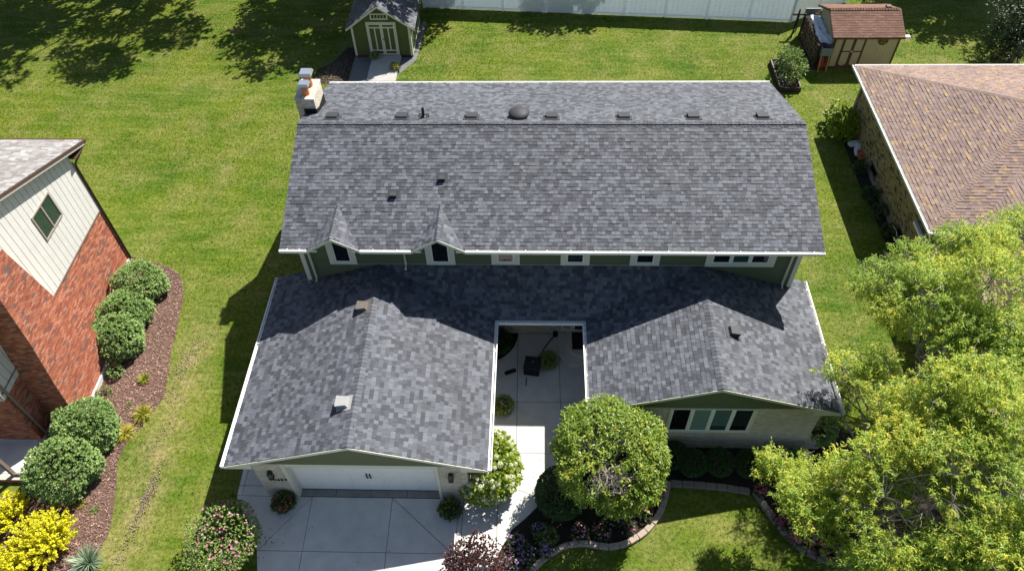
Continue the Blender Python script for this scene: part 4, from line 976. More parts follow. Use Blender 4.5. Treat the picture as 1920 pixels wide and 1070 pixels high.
# porch
b = MB(); b.box(-17, -12.30, 2.95, YS - .02, -.02, 0.22); po = b.build('porch', M['conc'], NL)
PB = Tiles('porch_brick', RED, REDW, [0.205], 0.076, 0.010, 0.010, 0.010, bond=True)
b = MB(); b.box(-17, -12.25, 2.72, 2.94, -.02, .20); b.box(-12.29, -12.18, 2.72, 4.2, -.02, .2); pk = b.build('porch_kerb', M['mortard'], NL)
PB.plane(pk, (-16.6, 2.94, .2), (1, 0, 0), (0, -1, 0), [(0, 0), (4.4, 0), (4.4, .22), (0, .22)]); PB.plane(pk, (-16.6, 2.72, 0), (1, 0, 0), (0, 0, 1), [(0, 0), (4.4, 0), (4.4, .2), (0, .2)]); PB.finish()
b = MB(); b.box(-12.66, -12.54, 2.85, 2.97, .2, 3.0); b.build('porch_post', M['tauptrim'], NL)
b = MB(); b.box(-12.54, -12.1, 2.88, 2.94, .21, .30); b.build('rail_foot', M['tauptrim'], NL)

# ------------------------------------------------------------------ right neighbour: tan brick house with brown hip roof
NH = thing('house', 'tan brick house with brown hip roof at the right edge', 'house', (24, 17, 0))
EX, ES, EN, EZ = 20.97, 12.34, 23.36, 2.9
HD = (EN - ES) / 2; AZ = EZ + HD * 0.345; SQ = 0.345
BRT = Tiles('shingle', BROWN, BROWNW, [0.17, 0.21, 0.26], 0.140, 0.004, 0.016, 0.003)
XE = 42.0; yc_ = (EN + ES) / 2; lh = math.hypot(HD, HD * SQ)
hr = deck([(EX, EN, EZ), (EX, ES, EZ), (EX + HD, yc_, AZ)], .08, 'deckb', parent=NH)
BRT.plane(hr, (EX, EN, EZ), (0, -1, 0), (HD, 0, HD * SQ), [(0, 0), (EN - ES, 0), (HD, lh)])
hn = deck([(XE, EN, EZ), (EX, EN, EZ), (EX + HD, yc_, AZ), (XE, yc_, AZ)], .08, 'deckb', parent=NH)
BRT.plane(hn, (33.5, EN, EZ), (-1, 0, 0), (0, -HD, HD * SQ), [(0, 0), (33.5 - EX, 0), (33.5 - EX - HD, lh), (0, lh)])
VX = 22.58
hs = deck([(EX, ES, EZ), (VX, ES, EZ), (VX + HD, yc_, AZ), (EX + HD, yc_, AZ)], .08, 'deckb', parent=NH)
BRT.plane(hs, (EX, ES, EZ), (1, 0, 0), (0, HD, HD * SQ), [(0, 0), (VX - EX, 0), (VX - EX + HD, lh), (HD, lh)])
LX, LZ, LYN = 20.95, 2.40, 13.40; SW_ = (EZ - LZ) / (VX - LX)
ww2 = 6.0; lw = math.hypot(VX + HD - LX, AZ - LZ) ; ZT = LZ + (VX + HD - LX) * SW_
hw_ = deck([(LX, LYN, LZ), (LX, 2, LZ), (VX + 4, 2, EZ + 4 * SQ), (VX + 4, ES + 4, EZ + 4 * SQ), (VX, ES, EZ), (VX, LYN - .9, EZ)], .08, 'deckb', parent=NH)
lq = math.hypot(VX - LX, EZ - LZ)
BRT.plane(hw_, (LX, LYN, LZ), (0, -1, 0), (VX - LX, 0, EZ - LZ), [(0, 0), (8.5, 0), (8.5, lq), (1.06, lq), (0.9, lq * .93), (0, lq * .5)])
BRT.plane(hw_, (VX, ES, EZ), (0, -1, 0), (4, 0, 4 * SQ), [(0, 0), (7.4, 0), (7.4, 4.23), (-4, 4.23)])
def hip_caps(A, B, parent):
    A, B = Vector(A), Vector(B); d = (B - A).normalized(); sd = d.cross(Vector((0, 0, 1))).normalized()
    ridge_caps(parent, A, B, sd + Vector((0, 0, -.24)), -sd + Vector((0, 0, -.24)), BROWN[1:4], BROWNW[1:4], w=0.16, name='hip_cap', lift=.5)
hip_caps((EX + .05, ES + .05, EZ + .01), (EX + HD, yc_, AZ + .01), hr); hip_caps((EX + .05, EN - .05, EZ + .01), (EX + HD, yc_, AZ + .01), hr)
BRT.finish()
b = MB(); b.box(21.40, 40, 11.5, 22.95, 0, 2.75); b.box(21.40, 40, 2, 11.5, 0, 2.42); hwall = b.build('wall', M['mortar'], NH)
TB = Tiles('brick', TAN, TANW, [0.205], 0.076, 0.010, 0.009, 0.009, bond=True)
TB.plane(hwall, (21.40, 22.95, 0.0), (0, -1, 0), (0, 0, 1), [(0, 0), (11.6, 0), (11.6, 2.35), (9.9, 2.36), (9.9, 2.7), (0, 2.7)], holes=[(3.55, 4.85, 2.05, 2.62), (3.85, 4.75, .18, .62), (7.1, 9.05, 2.05, 2.62), (8.0, 8.95, .18, .62)])
TB.finish()
b = MB(); b.box(21.30, 21.40, 11.4, 23.0, -.02, .16); b.build('foundation', M['concd'], NH)
for ya, yb_, z0, z1 in ((18.10, 19.40, 2.05, 2.62), (18.2, 19.1, .18, .62), (13.9, 15.85, 2.05, 2.62), (14.0, 14.95, .18, .62)):
    b = MB(); b.box(21.36, 21.402, ya, yb_, z0, z0 + .06); b.box(21.36, 21.402, ya, yb_, z1 - .05, z1); b.box(21.36, 21.402, ya, ya + .06, z0, z1); b.box(21.36, 21.402, yb_ - .06, yb_, z0, z1); w = b.build('window', M['tauptrim'], NH)
    b = MB(); b.box(21.385, 21.398, ya + .06, yb_ - .06, z0 + .06, z1 - .05); b.build('pane', M['glass'], w)
b = MB(); b.box(EX, 40, EN - .4, EN, EZ - .15, EZ - .11); b.box(EX + .02, 21.42, ES, EN, EZ - .17, EZ - .12); b.box(EX + .02, VX, ES, ES + .4, EZ - .17, EZ - .12); b.build('soffit', M['trim'], NH)
gutter((EX, ES - .1, EZ - .01), (EX, EN + .1, EZ - .01), (-1, 0, 0), 2.5, NH); gutter((EX, EN, EZ - .01), (40, EN, EZ - .01), (0, 1, 0), 3, NH); gutter((EX - .1, ES, EZ - .01), (VX, ES, EZ - .01), (0, -1, 0), 1.5, NH); gutter((LX, 4, LZ - .01), (LX, LYN, LZ - .01), (-1, 0, 0), 2.5, NH)
b = MB(); b.tube([(20.93, 23.1, 2.74), (21.1, 22.9, 2.5), (21.34, 22.75, 2.3), (21.34, 22.6, .25), (21.1, 22.3, .12), (20.7, 21.9, .06)], .045, 4); b.build('downspout', mat('beige_metal', (0.45, 0.40, 0.33), .5), NH)

# ------------------------------------------------------------------ white vinyl fence
FN = thing('fence', 'long white vinyl privacy fence across the back yard', 'fence', (9, 32.9, 0))
VW = vinyl('fence_vinyl', (0.86, 0.87, 0.88))
def fence_run(A, B, n):
    A, B = Vector(A), Vector(B); d = (B - A) / n; ang = math.atan2(d.y, d.x); L = d.length
    for i in range(n + 1):
        p = A + d * i; T = Matrix.Translation(p) @ Matrix.Rotation(ang, 4, 'Z')
        b = MB(); b.bbox(-.064, .064, -.064, .064, 0, 1.88, .008, T=T); po = b.build('fence_post', VW, FN)
        b = MB(); b.add([T @ Vector(v) for v in ((-.08, -.08, 1.88), (.08, -.08, 1.88), (.08, .08, 1.88), (-.08, .08, 1.88), (0, 0, 1.95))], [(3, 2, 1, 0), (0, 1, 4), (1, 2, 4), (2, 3, 4), (3, 0, 4)]); b.build('post_cap', VW, po)
        if i < n:
            b = MB(); w = (L - .128) / 8
            for k in range(8): x = .064 + k * w; b.bbox(x + .001, x + w - .001, -.016, .016, .17, 1.70, .003, T=T)
            pn = b.build('fence_panel', VW, FN)
            for z in (.05, 1.68): q = MB(); q.bbox(.062, L - .062, -.032, .032, z, z + .15, .006, T=T); q.build('fence_rail', VW, FN)
fence_run((-1.3, 33.85, 0), (20.42, 32.05, 0), 9); fence_run((20.42, 32.05, 0), (24.11, 34.2, 0), 2)

# ------------------------------------------------------------------ green garden shed
GS = thing('shed', 'green garden shed with cream double doors behind the house', 'shed', (-3.02, 30, 0))
sx0, sx1, sy0, sy1 = -4.62, -1.40, 28.6, 32.0; sxa = -2.98; sze, szr = 1.98, 3.30
b = MB(); b.prism([(sx0, sy0, .16), (sx1, sy0, .16), (sx1, sy0, 1.98), (sxa, sy0, 3.12), (sx0, sy0, 1.98)], (0, sy1 - sy0, 0)); gw = b.build('wall', M['shedgreen'], GS)
x = sx0
while x < sx1 - .05:
    x2 = min(x + .2, sx1); b = MB(); h0 = 1.98 + (1.14) * (1 - abs(x - sxa) / 1.6); h1 = 1.98 + 1.14 * (1 - abs(x2 - sxa) / 1.6)
    b.prism([(x + .004, sy0 - .012, .16), (x2 - .004, sy0 - .012, .16), (x2 - .004, sy0 - .012, min(h1, 3.1)), (x + .004, sy0 - .012, min(h0, 3.1))], (0, .013, 0)); b.build('siding_board', M['shedgreen'], gw); x = x2
y = sy0
while y < sy1 - .05: b = MB(); b.box(sx1 - .001, sx1 + .012, y + .004, min(y + .2, sy1) - .004, .16, 1.96); b.build('siding_board', M['shedgreen'], gw); y += .2
b = MB(); b.box(sx0 + .02, sx1 - .02, sy0 + .02, sy1, 0, .16); b.build('foundation', M['timber'], GS)
for xa, xb in ((sx0 - .02, sx0 + .10), (sx1 - .10, sx1 + .02)):
    b = MB(); b.box(xa, xb, sy0 - .03, sy0 - .012, .14, 2.0); b.build('corner_board', M['trim'], GS)
b = MB(); b.box(sx1 + .012, sx1 + .03, sy0 - .03, sy0 + .09, .14, 1.96); b.box(sx1 + .012, sx1 + .03, sy1 - .1, sy1, .14, 1.96); b.box(sx1 + .012, sx1 + .028, sy0 + .09, sy1 - .1, .14, .24); b.build('corner_board', M['trim'], GS)
b = MB(); b.box(sx0 + .1, sx1 - .1, sy0 - .026, sy0 - .012, 2.16, 2.19); b.build('trim_board', M['shedgreen'], gw)
dx0, dx1, dz0, dz1 = -3.70, -2.20, .18, 2.14; dm = (dx0 + dx1) / 2
b = MB(); b.box(dx0 - .07, dx0, sy0 - .045, sy0 - .012, dz0, dz1 + .07); b.box(dx1, dx1 + .07, sy0 - .045, sy0 - .012, dz0, dz1 + .07); b.box(dx0, dx1, sy0 - .045, sy0 - .012, dz1, dz1 + .07); b.build('door_frame', M['trim'], GS)
for xa, xb in ((dx0 + .01, dm - .005), (dm + .005, dx1 - .01)):
    b = MB(); b.box(xa, xb, sy0 - .028, sy0 - .013, dz0 + .02, dz1 - .01); dr = b.build('door', M['shedgreen'], GS)
    b = MB(); T_ = .075; ya, yb_ = sy0 - .046, sy0 - .029
    for q in ((xa, xa + T_, dz0 + .02, dz1 - .01), (xb - T_, xb, dz0 + .02, dz1 - .01), (xa + T_, xb - T_, dz1 - .09, dz1 - .01), (xa + T_, xb - T_, dz1 - .30, dz1 - .22), (xa + T_, xb - T_, dz0 + .02, dz0 + .09), (xa + T_, xb - T_, dz0 + .26, dz0 + .33), ((xa + xb) / 2 - .035, (xa + xb) / 2 + .035, dz0 + .33, dz1 - .30)): b.box(q[0], q[1], ya, yb_, q[2], q[3])
    b.build('door_trim', M['trim'], dr)
b = MB(); b.box(dm + .04, dm + .07, sy0 - .07, sy0 - .046, 1.10, 1.24); b.build('door_handle', M['black'], GS)
b = MB(); wx0, wx1, wz0, wz1 = -3.46, -2.50, 2.36, 2.72
b.box(wx0, wx1, sy0 - .05, sy0 - .013, wz0, wz0 + .07); b.box(wx0, wx1, sy0 - .05, sy0 - .013, wz1 - .07, wz1); b.box(wx0, wx0 + .07, sy0 - .05, sy0 - .013, wz0 + .07, wz1 - .07); b.box(wx1 - .07, wx1, sy0 - .05, sy0 - .013, wz0 + .07, wz1 - .07)
for i in range(1, 5): x = wx0 + .07 + i * (wx1 - wx0 - .14) / 5; b.box(x - .012, x + .012, sy0 - .04, sy0 - .013, wz0 + .07, wz1 - .07)
tw = b.build('window', M['trim'], GS); b = MB(); b.box(wx0 + .07, wx1 - .07, sy0 - .022, sy0 - .014, wz0 + .07, wz1 - .07); b.build('pane', M['glass'], tw)
GT = Tiles('shingle', ROOF, ROOFW, [.17, .21, .26], .143, .004, .015, .003)
ry0, ry1 = 28.38, 32.2; rxl, rxr, rz = -4.88, -1.20, 1.90; rza = 3.26; hx = sxa - rxl; lgs = math.hypot(hx, rza - rz); rxr = sxa + hx
ga = deck([(rxl, ry1, rz), (rxl, ry0, rz), (sxa, ry0, rza), (sxa, ry1, rza)], .06, parent=GS); gb = deck([(rxr, ry0, rz), (rxr, ry1, rz), (sxa, ry1, rza), (sxa, ry0, rza)], .06, parent=GS)
GT.plane(ga, (rxl, ry1, rz), (0, -1, 0), (hx, 0, rza - rz), [(0, 0), (ry1 - ry0, 0), (ry1 - ry0, lgs), (0, lgs)]); GT.plane(gb, (rxr, ry0, rz), (0, 1, 0), (-hx, 0, rza - rz), [(0, 0), (ry1 - ry0, 0), (ry1 - ry0, lgs), (0, lgs)]); GT.finish()
ridge_caps(ga, (sxa, ry0, rza), (sxa, ry1, rza), (-hx, 0, rz - rza), (hx, 0, rz - rza), ROOF, ROOFW, w=.12)
b = MB()
for xe in (rxl, rxr): b.prism([(sxa, ry0 - .02, rza - .01), (xe, ry0 - .02, rz - .01), (xe, ry0 - .02, rz - .13), (sxa, ry0 - .02, rza - .13)], (0, .03, 0))
b.build('rake_board', M['trim'], GS)
# ramp
b = MB(); b.prism([(-3.66, 28.55, 0), (-3.66, 28.55, .17), (-3.70, 27.05, .13), (-3.72, 26.3, .03), (-3.72, 26.3, 0)], (1.60, 0, 0)); b.box(-3.7, -2.08, 26.95, 26.99, .0, .13)
label(b.build('ramp', mat('ramp_concrete', (.40, .39, .37), .9, .1), loc=(-2.9, 27.4, 0)), 'sloping pale concrete ramp up to the green shed doors', 'ramp')

# ------------------------------------------------------------------ tan and brown shed
BS = thing('shed', 'tan shed with brown arched door trim and brown roof by the fence', 'shed', (23.1, 29, 0))
bx0, bx1, by0, by1 = 21.41, 24.80, 27.56, 30.40; bze, bzr, byr = 1.93, 2.62, 29.0
b = MB(); b.prism([(bx0, by0, .05), (bx0, by1, .05), (bx0, by1, 1.93), (bx0, byr, 2.50), (bx0, by0, 1.93)], (bx1 - bx0, 0, 0)); bw = b.build('wall', M['tanpaint'], BS)
x = bx0
while x < bx1 - .04: b = MB(); b.box(x + .004, min(x + .2, bx1) - .004, by0 - .012, by0 + .001, .05, 1.95); b.build('siding_board', M['tanpaint'], bw); x += .2
y = by0
while y < by1 - .04:
    y2 = min(y + .2, by1); h = 1.93 + .57 * (1 - abs((y + y2) / 2 - byr) / 1.44); b = MB(); b.box(bx0 - .012, bx0 + .001, y + .004, y2 - .004, .05, h - .03); b.build('siding_board', M['tanpaint'], bw); y = y2
for xa in (bx0 - .02, bx1 - .08): b = MB(); b.box(xa, xa + .10, by0 - .03, by0 - .012, .03, 1.95); b.build('corner_board', M['brownpaint'], BS)
b = MB(); b.box(bx0 - .03, bx0 - .012, by0 - .03, by0 + .09, .03, 1.95); b.build('corner_board', M['brownpaint'], BS)
b = MB(); b.box(bx0 + .08, bx1 - .08, by0 - .03, by0 - .013, .0, .07); b.build('trim_board', M['brownpaint'], BS)
b = MB(); b.box(21.86, 23.07, by0 - .03, by0 - .013, .07, 1.93); dd = b.build('door', M['brownpaint'], BS)
def capsule(cx, z0, z1, w, arc_top):
    p = []; r = w / 2; h = r * .8
    if arc_top:
        p = [(cx - r, z0), (cx + r, z0)] + [(cx + r * math.cos(a), z1 - h + h * math.sin(a)) for a in [math.pi * i / 10 for i in range(11)]]
    else:
        p = [(cx + r, z1), (cx - r, z1)] + [(cx - r * math.cos(a), z0 + h - h * math.sin(a)) for a in [math.pi * i / 10 for i in range(11)]]
    return [(x, by0 - .031, z) for x, z in p]
for cx in (22.18, 22.75):
    for z0, z1, t_ in ((1.03, 1.85, True), (.13, .95, False)): b = MB(); b.prism(capsule(cx, z0, z1, .40, t_), (0, -.008, 0)); b.build('door_panel', M['tanpaint'], dd)
b = MB(); b.box(22.47, 22.51, by0 - .06, by0 - .03, .95, 1.05); b.box(22.42, 22.45, by0 - .06, by0 - .03, .95, 1.05); b.build('door_handle', M['trim'], dd)
oc = [(23.93 + .27 * math.cos(a), by0 - .014, 1.62 + .25 * math.sin(a)) for a in [math.pi / 8 + math.pi / 4 * i for i in range(8)]]
b = MB(); b.prism(oc, (0, -.03, 0)); ow = b.build('window', M['brownpaint'], BS)
oc2 = [(23.93 + .19 * math.cos(a), by0 - .046, 1.62 + .18 * math.sin(a)) for a in [math.pi / 8 + math.pi / 4 * i for i in range(8)]]
b = MB(); b.prism(oc2, (0, -.005, 0)); b.build('pane', M['glass'], ow)
b = MB()
for dx in (-.075, .075): b.box(23.93 + dx - .008, 23.93 + dx + .008, by0 - .06, by0 - .052, 1.46, 1.78)
for dz in (-.07, .07): b.box(23.76, 24.10, by0 - .06, by0 - .053, 1.62 + dz - .008, 1.62 + dz + .008)
b.build('muntin', M['yellowwood'], ow)
BT = Tiles('shingle', SHEDR, [.35, .35, .3], [.31], .150, .004, .012, .003, bond=True)
lb = math.hypot(byr - 27.35, bzr - bze)
ba = deck([(21.20, 27.35, bze), (24.92, 27.35, bze), (24.92, byr, bzr), (21.20, byr, bzr)], .05, 'deckb', parent=BS); bb_ = deck([(24.92, 30.65, bze), (21.20, 30.65, bze), (21.20, byr, bzr), (24.92, byr, bzr)], .05, 'deckb', parent=BS)
BT.plane(ba, (21.20, 27.35, bze), (1, 0, 0), (0, byr - 27.35, bzr - bze), [(0, 0), (3.72, 0), (3.72, lb), (0, lb)]); BT.plane(bb_, (24.92, 30.65, bze), (-1, 0, 0), (0, byr - 30.65, bzr - bze), [(0, 0), (3.72, 0), (3.72, lb), (0, lb)]); BT.finish()
ridge_caps(ba, (21.20, byr, bzr), (24.92, byr, bzr), (0, -1, -.42), (0, 1, -.42), SHEDR, [1, 1, 1], w=.13)
b = MB(); b.box(21.18, 24.94, 27.33, 27.352, bze - .10, bze - .01)
for x in (21.175, 24.925):
    for ye in (27.35, 30.65): b.prism([(x, ye, bze - .01), (x, byr, bzr - .01), (x, byr, bzr - .10), (x, ye, bze - .10)], (.02, 0, 0))
b.build('rake_board', M['brownpaint'], BS)
b = MB(); b.box(24.25, 24.5, 29.15, 29.4, bzr - .10, bzr + .03); b.build('roof_vent', M['brownpaint'], BS)
b = MB(); b.box(24.94, 25.2, 27.4, 27.6, 1.80, 1.93); b.build('gutter_elbow', M['white'], BS)

# ------------------------------------------------------------------ firewood stack, tarp and odds beside the tan shed
WS = thing('firewood_stack', 'stack of cut firewood on a timber rack beside the tan shed', 'firewood', (20.9, 29, 0))
b = MB()
for y in (27.45, 30.55):
    b.box(20.55, 20.64, y - .05, y + .05, 0, 1.45); b.box(21.15, 21.24, y - .05, y + .05, 0, 1.45)
b.box(20.55, 21.24, 27.3, 30.7, .05, .12); b.build('rack', M['timber'], WS)
lm = []
for k in range(4):
    q = MB(); pts = [(0.06 * math.cos(2 * math.pi * j / 7) * random.uniform(.75, 1.2), 0.06 * math.sin(2 * math.pi * j / 7) * random.uniform(.75, 1.2)) for j in range(7)]
    n_ = 7; q.add([(0, y, z) for y, z in pts] + [(.46, y, z) for y, z in pts], [tuple(range(6, -1, -1)), tuple(range(7, 14))] + [(j, (j + 1) % 7, (j + 1) % 7 + 7, j + 7) for j in range(7)])
    q.m = [0, 0] + [1] * 7
    me = D.meshes.new('log'); me.from_pydata(q.v, [], q.f); me.materials.append(M['wood']); me.materials.append(M['woodd']); me.polygons.foreach_set('material_index', q.m); lm.append(me)
z = .18; row = 0
while z < 1.34:
    y = 27.55 + (row % 2) * .06
    while y < 30.48:
        T = Matrix.Translation((20.62 + random.uniform(-.05, .05), y, z + random.uniform(-.012, .012))) @ Matrix.Rotation(random.uniform(0, 6.28), 4, 'X') @ Matrix.Scale(random.uniform(.85, 1.1), 4)
        copy_mesh('log', random.choice(lm), WS, T); y += .122
    z += .112; row += 1
# tarp draped over the stack: a wrinkled sheet
nx, ny = 14, 34; vs = []; fs = []
for j in range(ny + 1):
    for i in range(nx + 1):
        u, v = i / nx, j / ny; y = 27.75 + v * 2.6; x = 20.72 + u * .66; zz = 1.42 + .05 * math.sin(7 * v + 2 * u) + .03 * math.sin(23 * v + 9 * u) + .035 * math.sin(13 * u + 5 * v) + random.uniform(-.012, .012)
        if u < .14: zz -= (.14 - u) * 1.6; x += .02 * math.sin(30 * v)
        if v < .06: zz -= (.06 - v) * 3
        vs.append((x + .02 * math.sin(11 * v), y, zz))
for j in range(ny):
    for i in range(nx): a = j * (nx + 1) + i; fs.append((a, a + 1, a + nx + 2, a + nx + 1))
b = MB(); b.add(vs, fs); to_ = b.build('tarp', M['tarp'], loc=(21, 29, 1.4), smooth=False); label(to_, 'crumpled silver tarp lying over the firewood stack', 'tarp')
sm = to_.modifiers.new('thick', 'SOLIDIFY'); sm.thickness = .012
GB = MB(); GB.box(20.78, 21.36, 27.28, 27.34, .86, 1.32); GB.box(20.78, 21.36, 27.62, 27.66, .86, 1.32); GB.box(20.78, 20.82, 27.34, 27.62, .86, 1.32); GB.box(21.32, 21.36, 27.34, 27.62, .86, 1.32); GB.box(20.82, 21.32, 27.34, 27.62, .86, .9)
bn = thing('planter_box', 'grey open plastic box on posts before the firewood', 'box', (21.07, 27.45, 0)); GB.build('tub', M['tarpg'], bn)
for x, y in ((20.86, 27.30), (21.28, 27.30)):
    b = MB(); b.tube([(x, y, .9), (x, y - .18, 0)], .03, 4); b.build('leg', M['yellowwood'], bn)
wb_ = thing('wheelbarrow', 'red wheelbarrow tray leaning under the grey box', 'wheelbarrow', (21.05, 27.4, 0))
b = MB(); b.add([(20.84, 27.36, .12), (21.3, 27.36, .12), (21.26, 27.46, .70), (20.88, 27.46, .70), (20.92, 27.58, .22), (21.22, 27.58, .22), (21.2, 27.58, .6), (20.94, 27.58, .6)], [(0, 1, 2, 3), (5, 4, 7, 6), (0, 4, 5, 1), (1, 5, 6, 2), (2, 6, 7, 3), (3, 7, 4, 0)]); b.build('tray', M['red'], wb_)
b = MB(); b.tube([(20.9, 27.2, .03), (21.0, 27.5, .8)], .018, 5); b.tube([(21.2, 27.2, .03), (21.12, 27.5, .8)], .018, 5); b.build('handle', M['timber'], wb_)
tr = thing('trestle', 'old dark timber trestle standing at the fence corner', 'trestle', (20.3, 30.7, 0))
b = MB(); b.tube([(20.35, 30.9, 1.5), (20.1, 30.4, 0)], .045, 4); b.tube([(20.35, 30.9, 1.5), (20.55, 31.2, 0)], .045, 4); b.build('post', M['timber'], tr); b = MB(); b.box(20.0, 20.7, 30.8, 30.9, 1.18, 1.26); b.build('crossbar', M['timber'], tr)
b = MB(); b.box(20.62, 21.45, 30.75, 30.83, .3, 1.62); label(b.build('board', M['tarpg'], loc=(21, 30.8, 0)), 'grey weathered board standing behind the firewood stack', 'board')

# ------------------------------------------------------------------ raised bed
RBD = thing('raised_bed', 'dark timber raised bed of tomato plants near the tan shed', 'raised bed', (18.95, 26.6, 0))
for x0, x1, y0, y1 in ((18.40, 19.52, 25.26, 25.36), (18.40, 19.52, 27.86, 27.96), (18.38, 18.48, 25.36, 27.86), (19.44, 19.54, 25.36, 27.86)): b = MB(); b.bbox(x0, x1, y0, y1, 0, .28, .008); b.build('plank', M['timber'], RBD)
b = MB(); b.box(18.48, 19.44, 25.36, 27.86, 0, .22); b.build('soil', M['soil'], RBD)
for x in (18.43, 19.49):
    b = MB(); b.box(x - .03, x + .03, 25.36, 27.86, .281, .30); b.build('edge_strip', mat('weathered_edge', (.24, .21, .18), .9, .3, 12), RBD)

# ------------------------------------------------------------------ courtyard things
bxs = thing('storage_cube', 'black square fabric covered box on the courtyard paving', 'box', (5.5, 7.6, 0))
T = Matrix.Translation((5.5, 7.62, .035)) @ Matrix.Rotation(math.radians(-9), 4, 'Z')
b = MB(); b.bbox(-.29, .29, -.27, .27, 0, .44, .02, T=T); b.build('cover', M['rubber'], bxs)
b = MB(); b.bbox(-.31, .31, -.29, .29, .44, .475, .012, T=T); b.build('lid', mat('lid_black', (.022, .023, .026), .55, .1), bxs)
b = MB(); b.lathe([(.028, .0), (.028, .012), (.0, .014)], (5.52, 7.66, .51), 10); b.build('knob', M['steel'], bxs)
b = MB(); b.tube([(5.28, 7.22, .05), (5.27, 6.9, .05)], .018, 5); b.build('pole', M['black'], bxs)
hs_ = thing('garden_hose', 'black hose running from the wall to the black box', 'hose', (6.4, 9.2, 0))
b = MB(); b.tube([(p.x, p.y, .06) for p in curve([(6.40, 9.26), (6.2, 9.0), (5.95, 8.6), (5.75, 8.2), (5.6, 7.9)], .08)], .022, 6); b.build('hose', M['rubber'], hs_)
b = MB(); b.lathe([(.10, 0), (.10, .05), (.05, .06), (.05, .16), (.09, .18)], (6.40, 9.27, .035), 12); b.build('reel', M['rubber'], hs_)
cs = thing('carrying_case', 'long black carrying case lying on the courtyard paving', 'case', (4.66, 7.5, 0))
T = Matrix.Translation((4.66, 7.50, .035)) @ Matrix.Rotation(math.radians(24), 4, 'Z')
b = MB(); b.bbox(-.23, .23, -.075, .075, 0, .10, .035, T=T); b.build('body', M['rubber'], cs); b = MB(); b.tube([T @ Vector(p) for p in ((-.15, 0, .10), (-.13, 0, .15), (.13, 0, .15), (.15, 0, .10))], .014, 5); b.build('handle', M['black'], cs)
# bags and terracotta pots by the tan wall
for i, (x, y, z, a, mt_, lab) in enumerate(((21.16, 20.95, 0, 10, 'bag', 'white plastic bag nearest the lawn by the tan brick wall'), (21.20, 20.35, 0, 80, 'bag', 'white plastic bag lying before the terracotta pots'), (21.38, 20.85, .02, 60, 'blue', 'blue and white plastic bag against the tan brick wall'))):
    t = thing('soil_bag', lab, 'bag', (x, y, 0)); T = Matrix.Translation((x, y, z)) @ Matrix.Rotation(math.radians(a), 4, 'Z')
    nu, nv = 12, 10; vs = []; fs = []
    for j in range(nv + 1):
        for k in range(nu):
            th = 2 * math.pi * k / nu; ph = -math.pi / 2 + math.pi * j / nv
            px = .30 * math.copysign(abs(math.cos(ph) * math.cos(th)) ** .6, math.cos(th)); py = .19 * math.copysign(abs(math.cos(ph) * math.sin(th)) ** .6, math.sin(th)); pz = .11 + .11 * math.sin(ph) + .02 * math.sin(9 * px + 7 * py)
            vs.append(T @ Vector((px, py, max(0, pz))))
    for j in range(nv):
        for k in range(nu): fs.append((j * nu + k, j * nu + (k + 1) % nu, (j + 1) * nu + (k + 1) % nu, (j + 1) * nu + k))
    b = MB(); b.add(vs, fs); b.build('sack', M['bag'], t, smooth=True)
    if mt_ == 'blue': b = MB(); b.add([T @ Vector(p) for p in ((-.02, -.12, .232), (.24, -.12, .215), (.24, .12, .215), (-.02, .12, .232))], [(0, 1, 2, 3)]); b.build('print', M['blue'], t)
for x, y, r, lab in ((21.5 - .28, 19.85, .15, 'terracotta pot on its own nearest the basement window'), (21.22, 20.1, .17, 'larger terracotta pot next to the white bags')):
    b = MB(); b.lathe([(r * .7, 0), (r, r * 1.5), (r * 1.12, r * 1.5), (r * 1.12, r * 1.8), (r * .95, r * 1.8), (r * .85, r * 1.2), (0, r * 1.2)], (x, y, .01), 16); label(b.build('flower_pot', M['clay'], loc=(x, y, .01)), lab, 'flower pot')
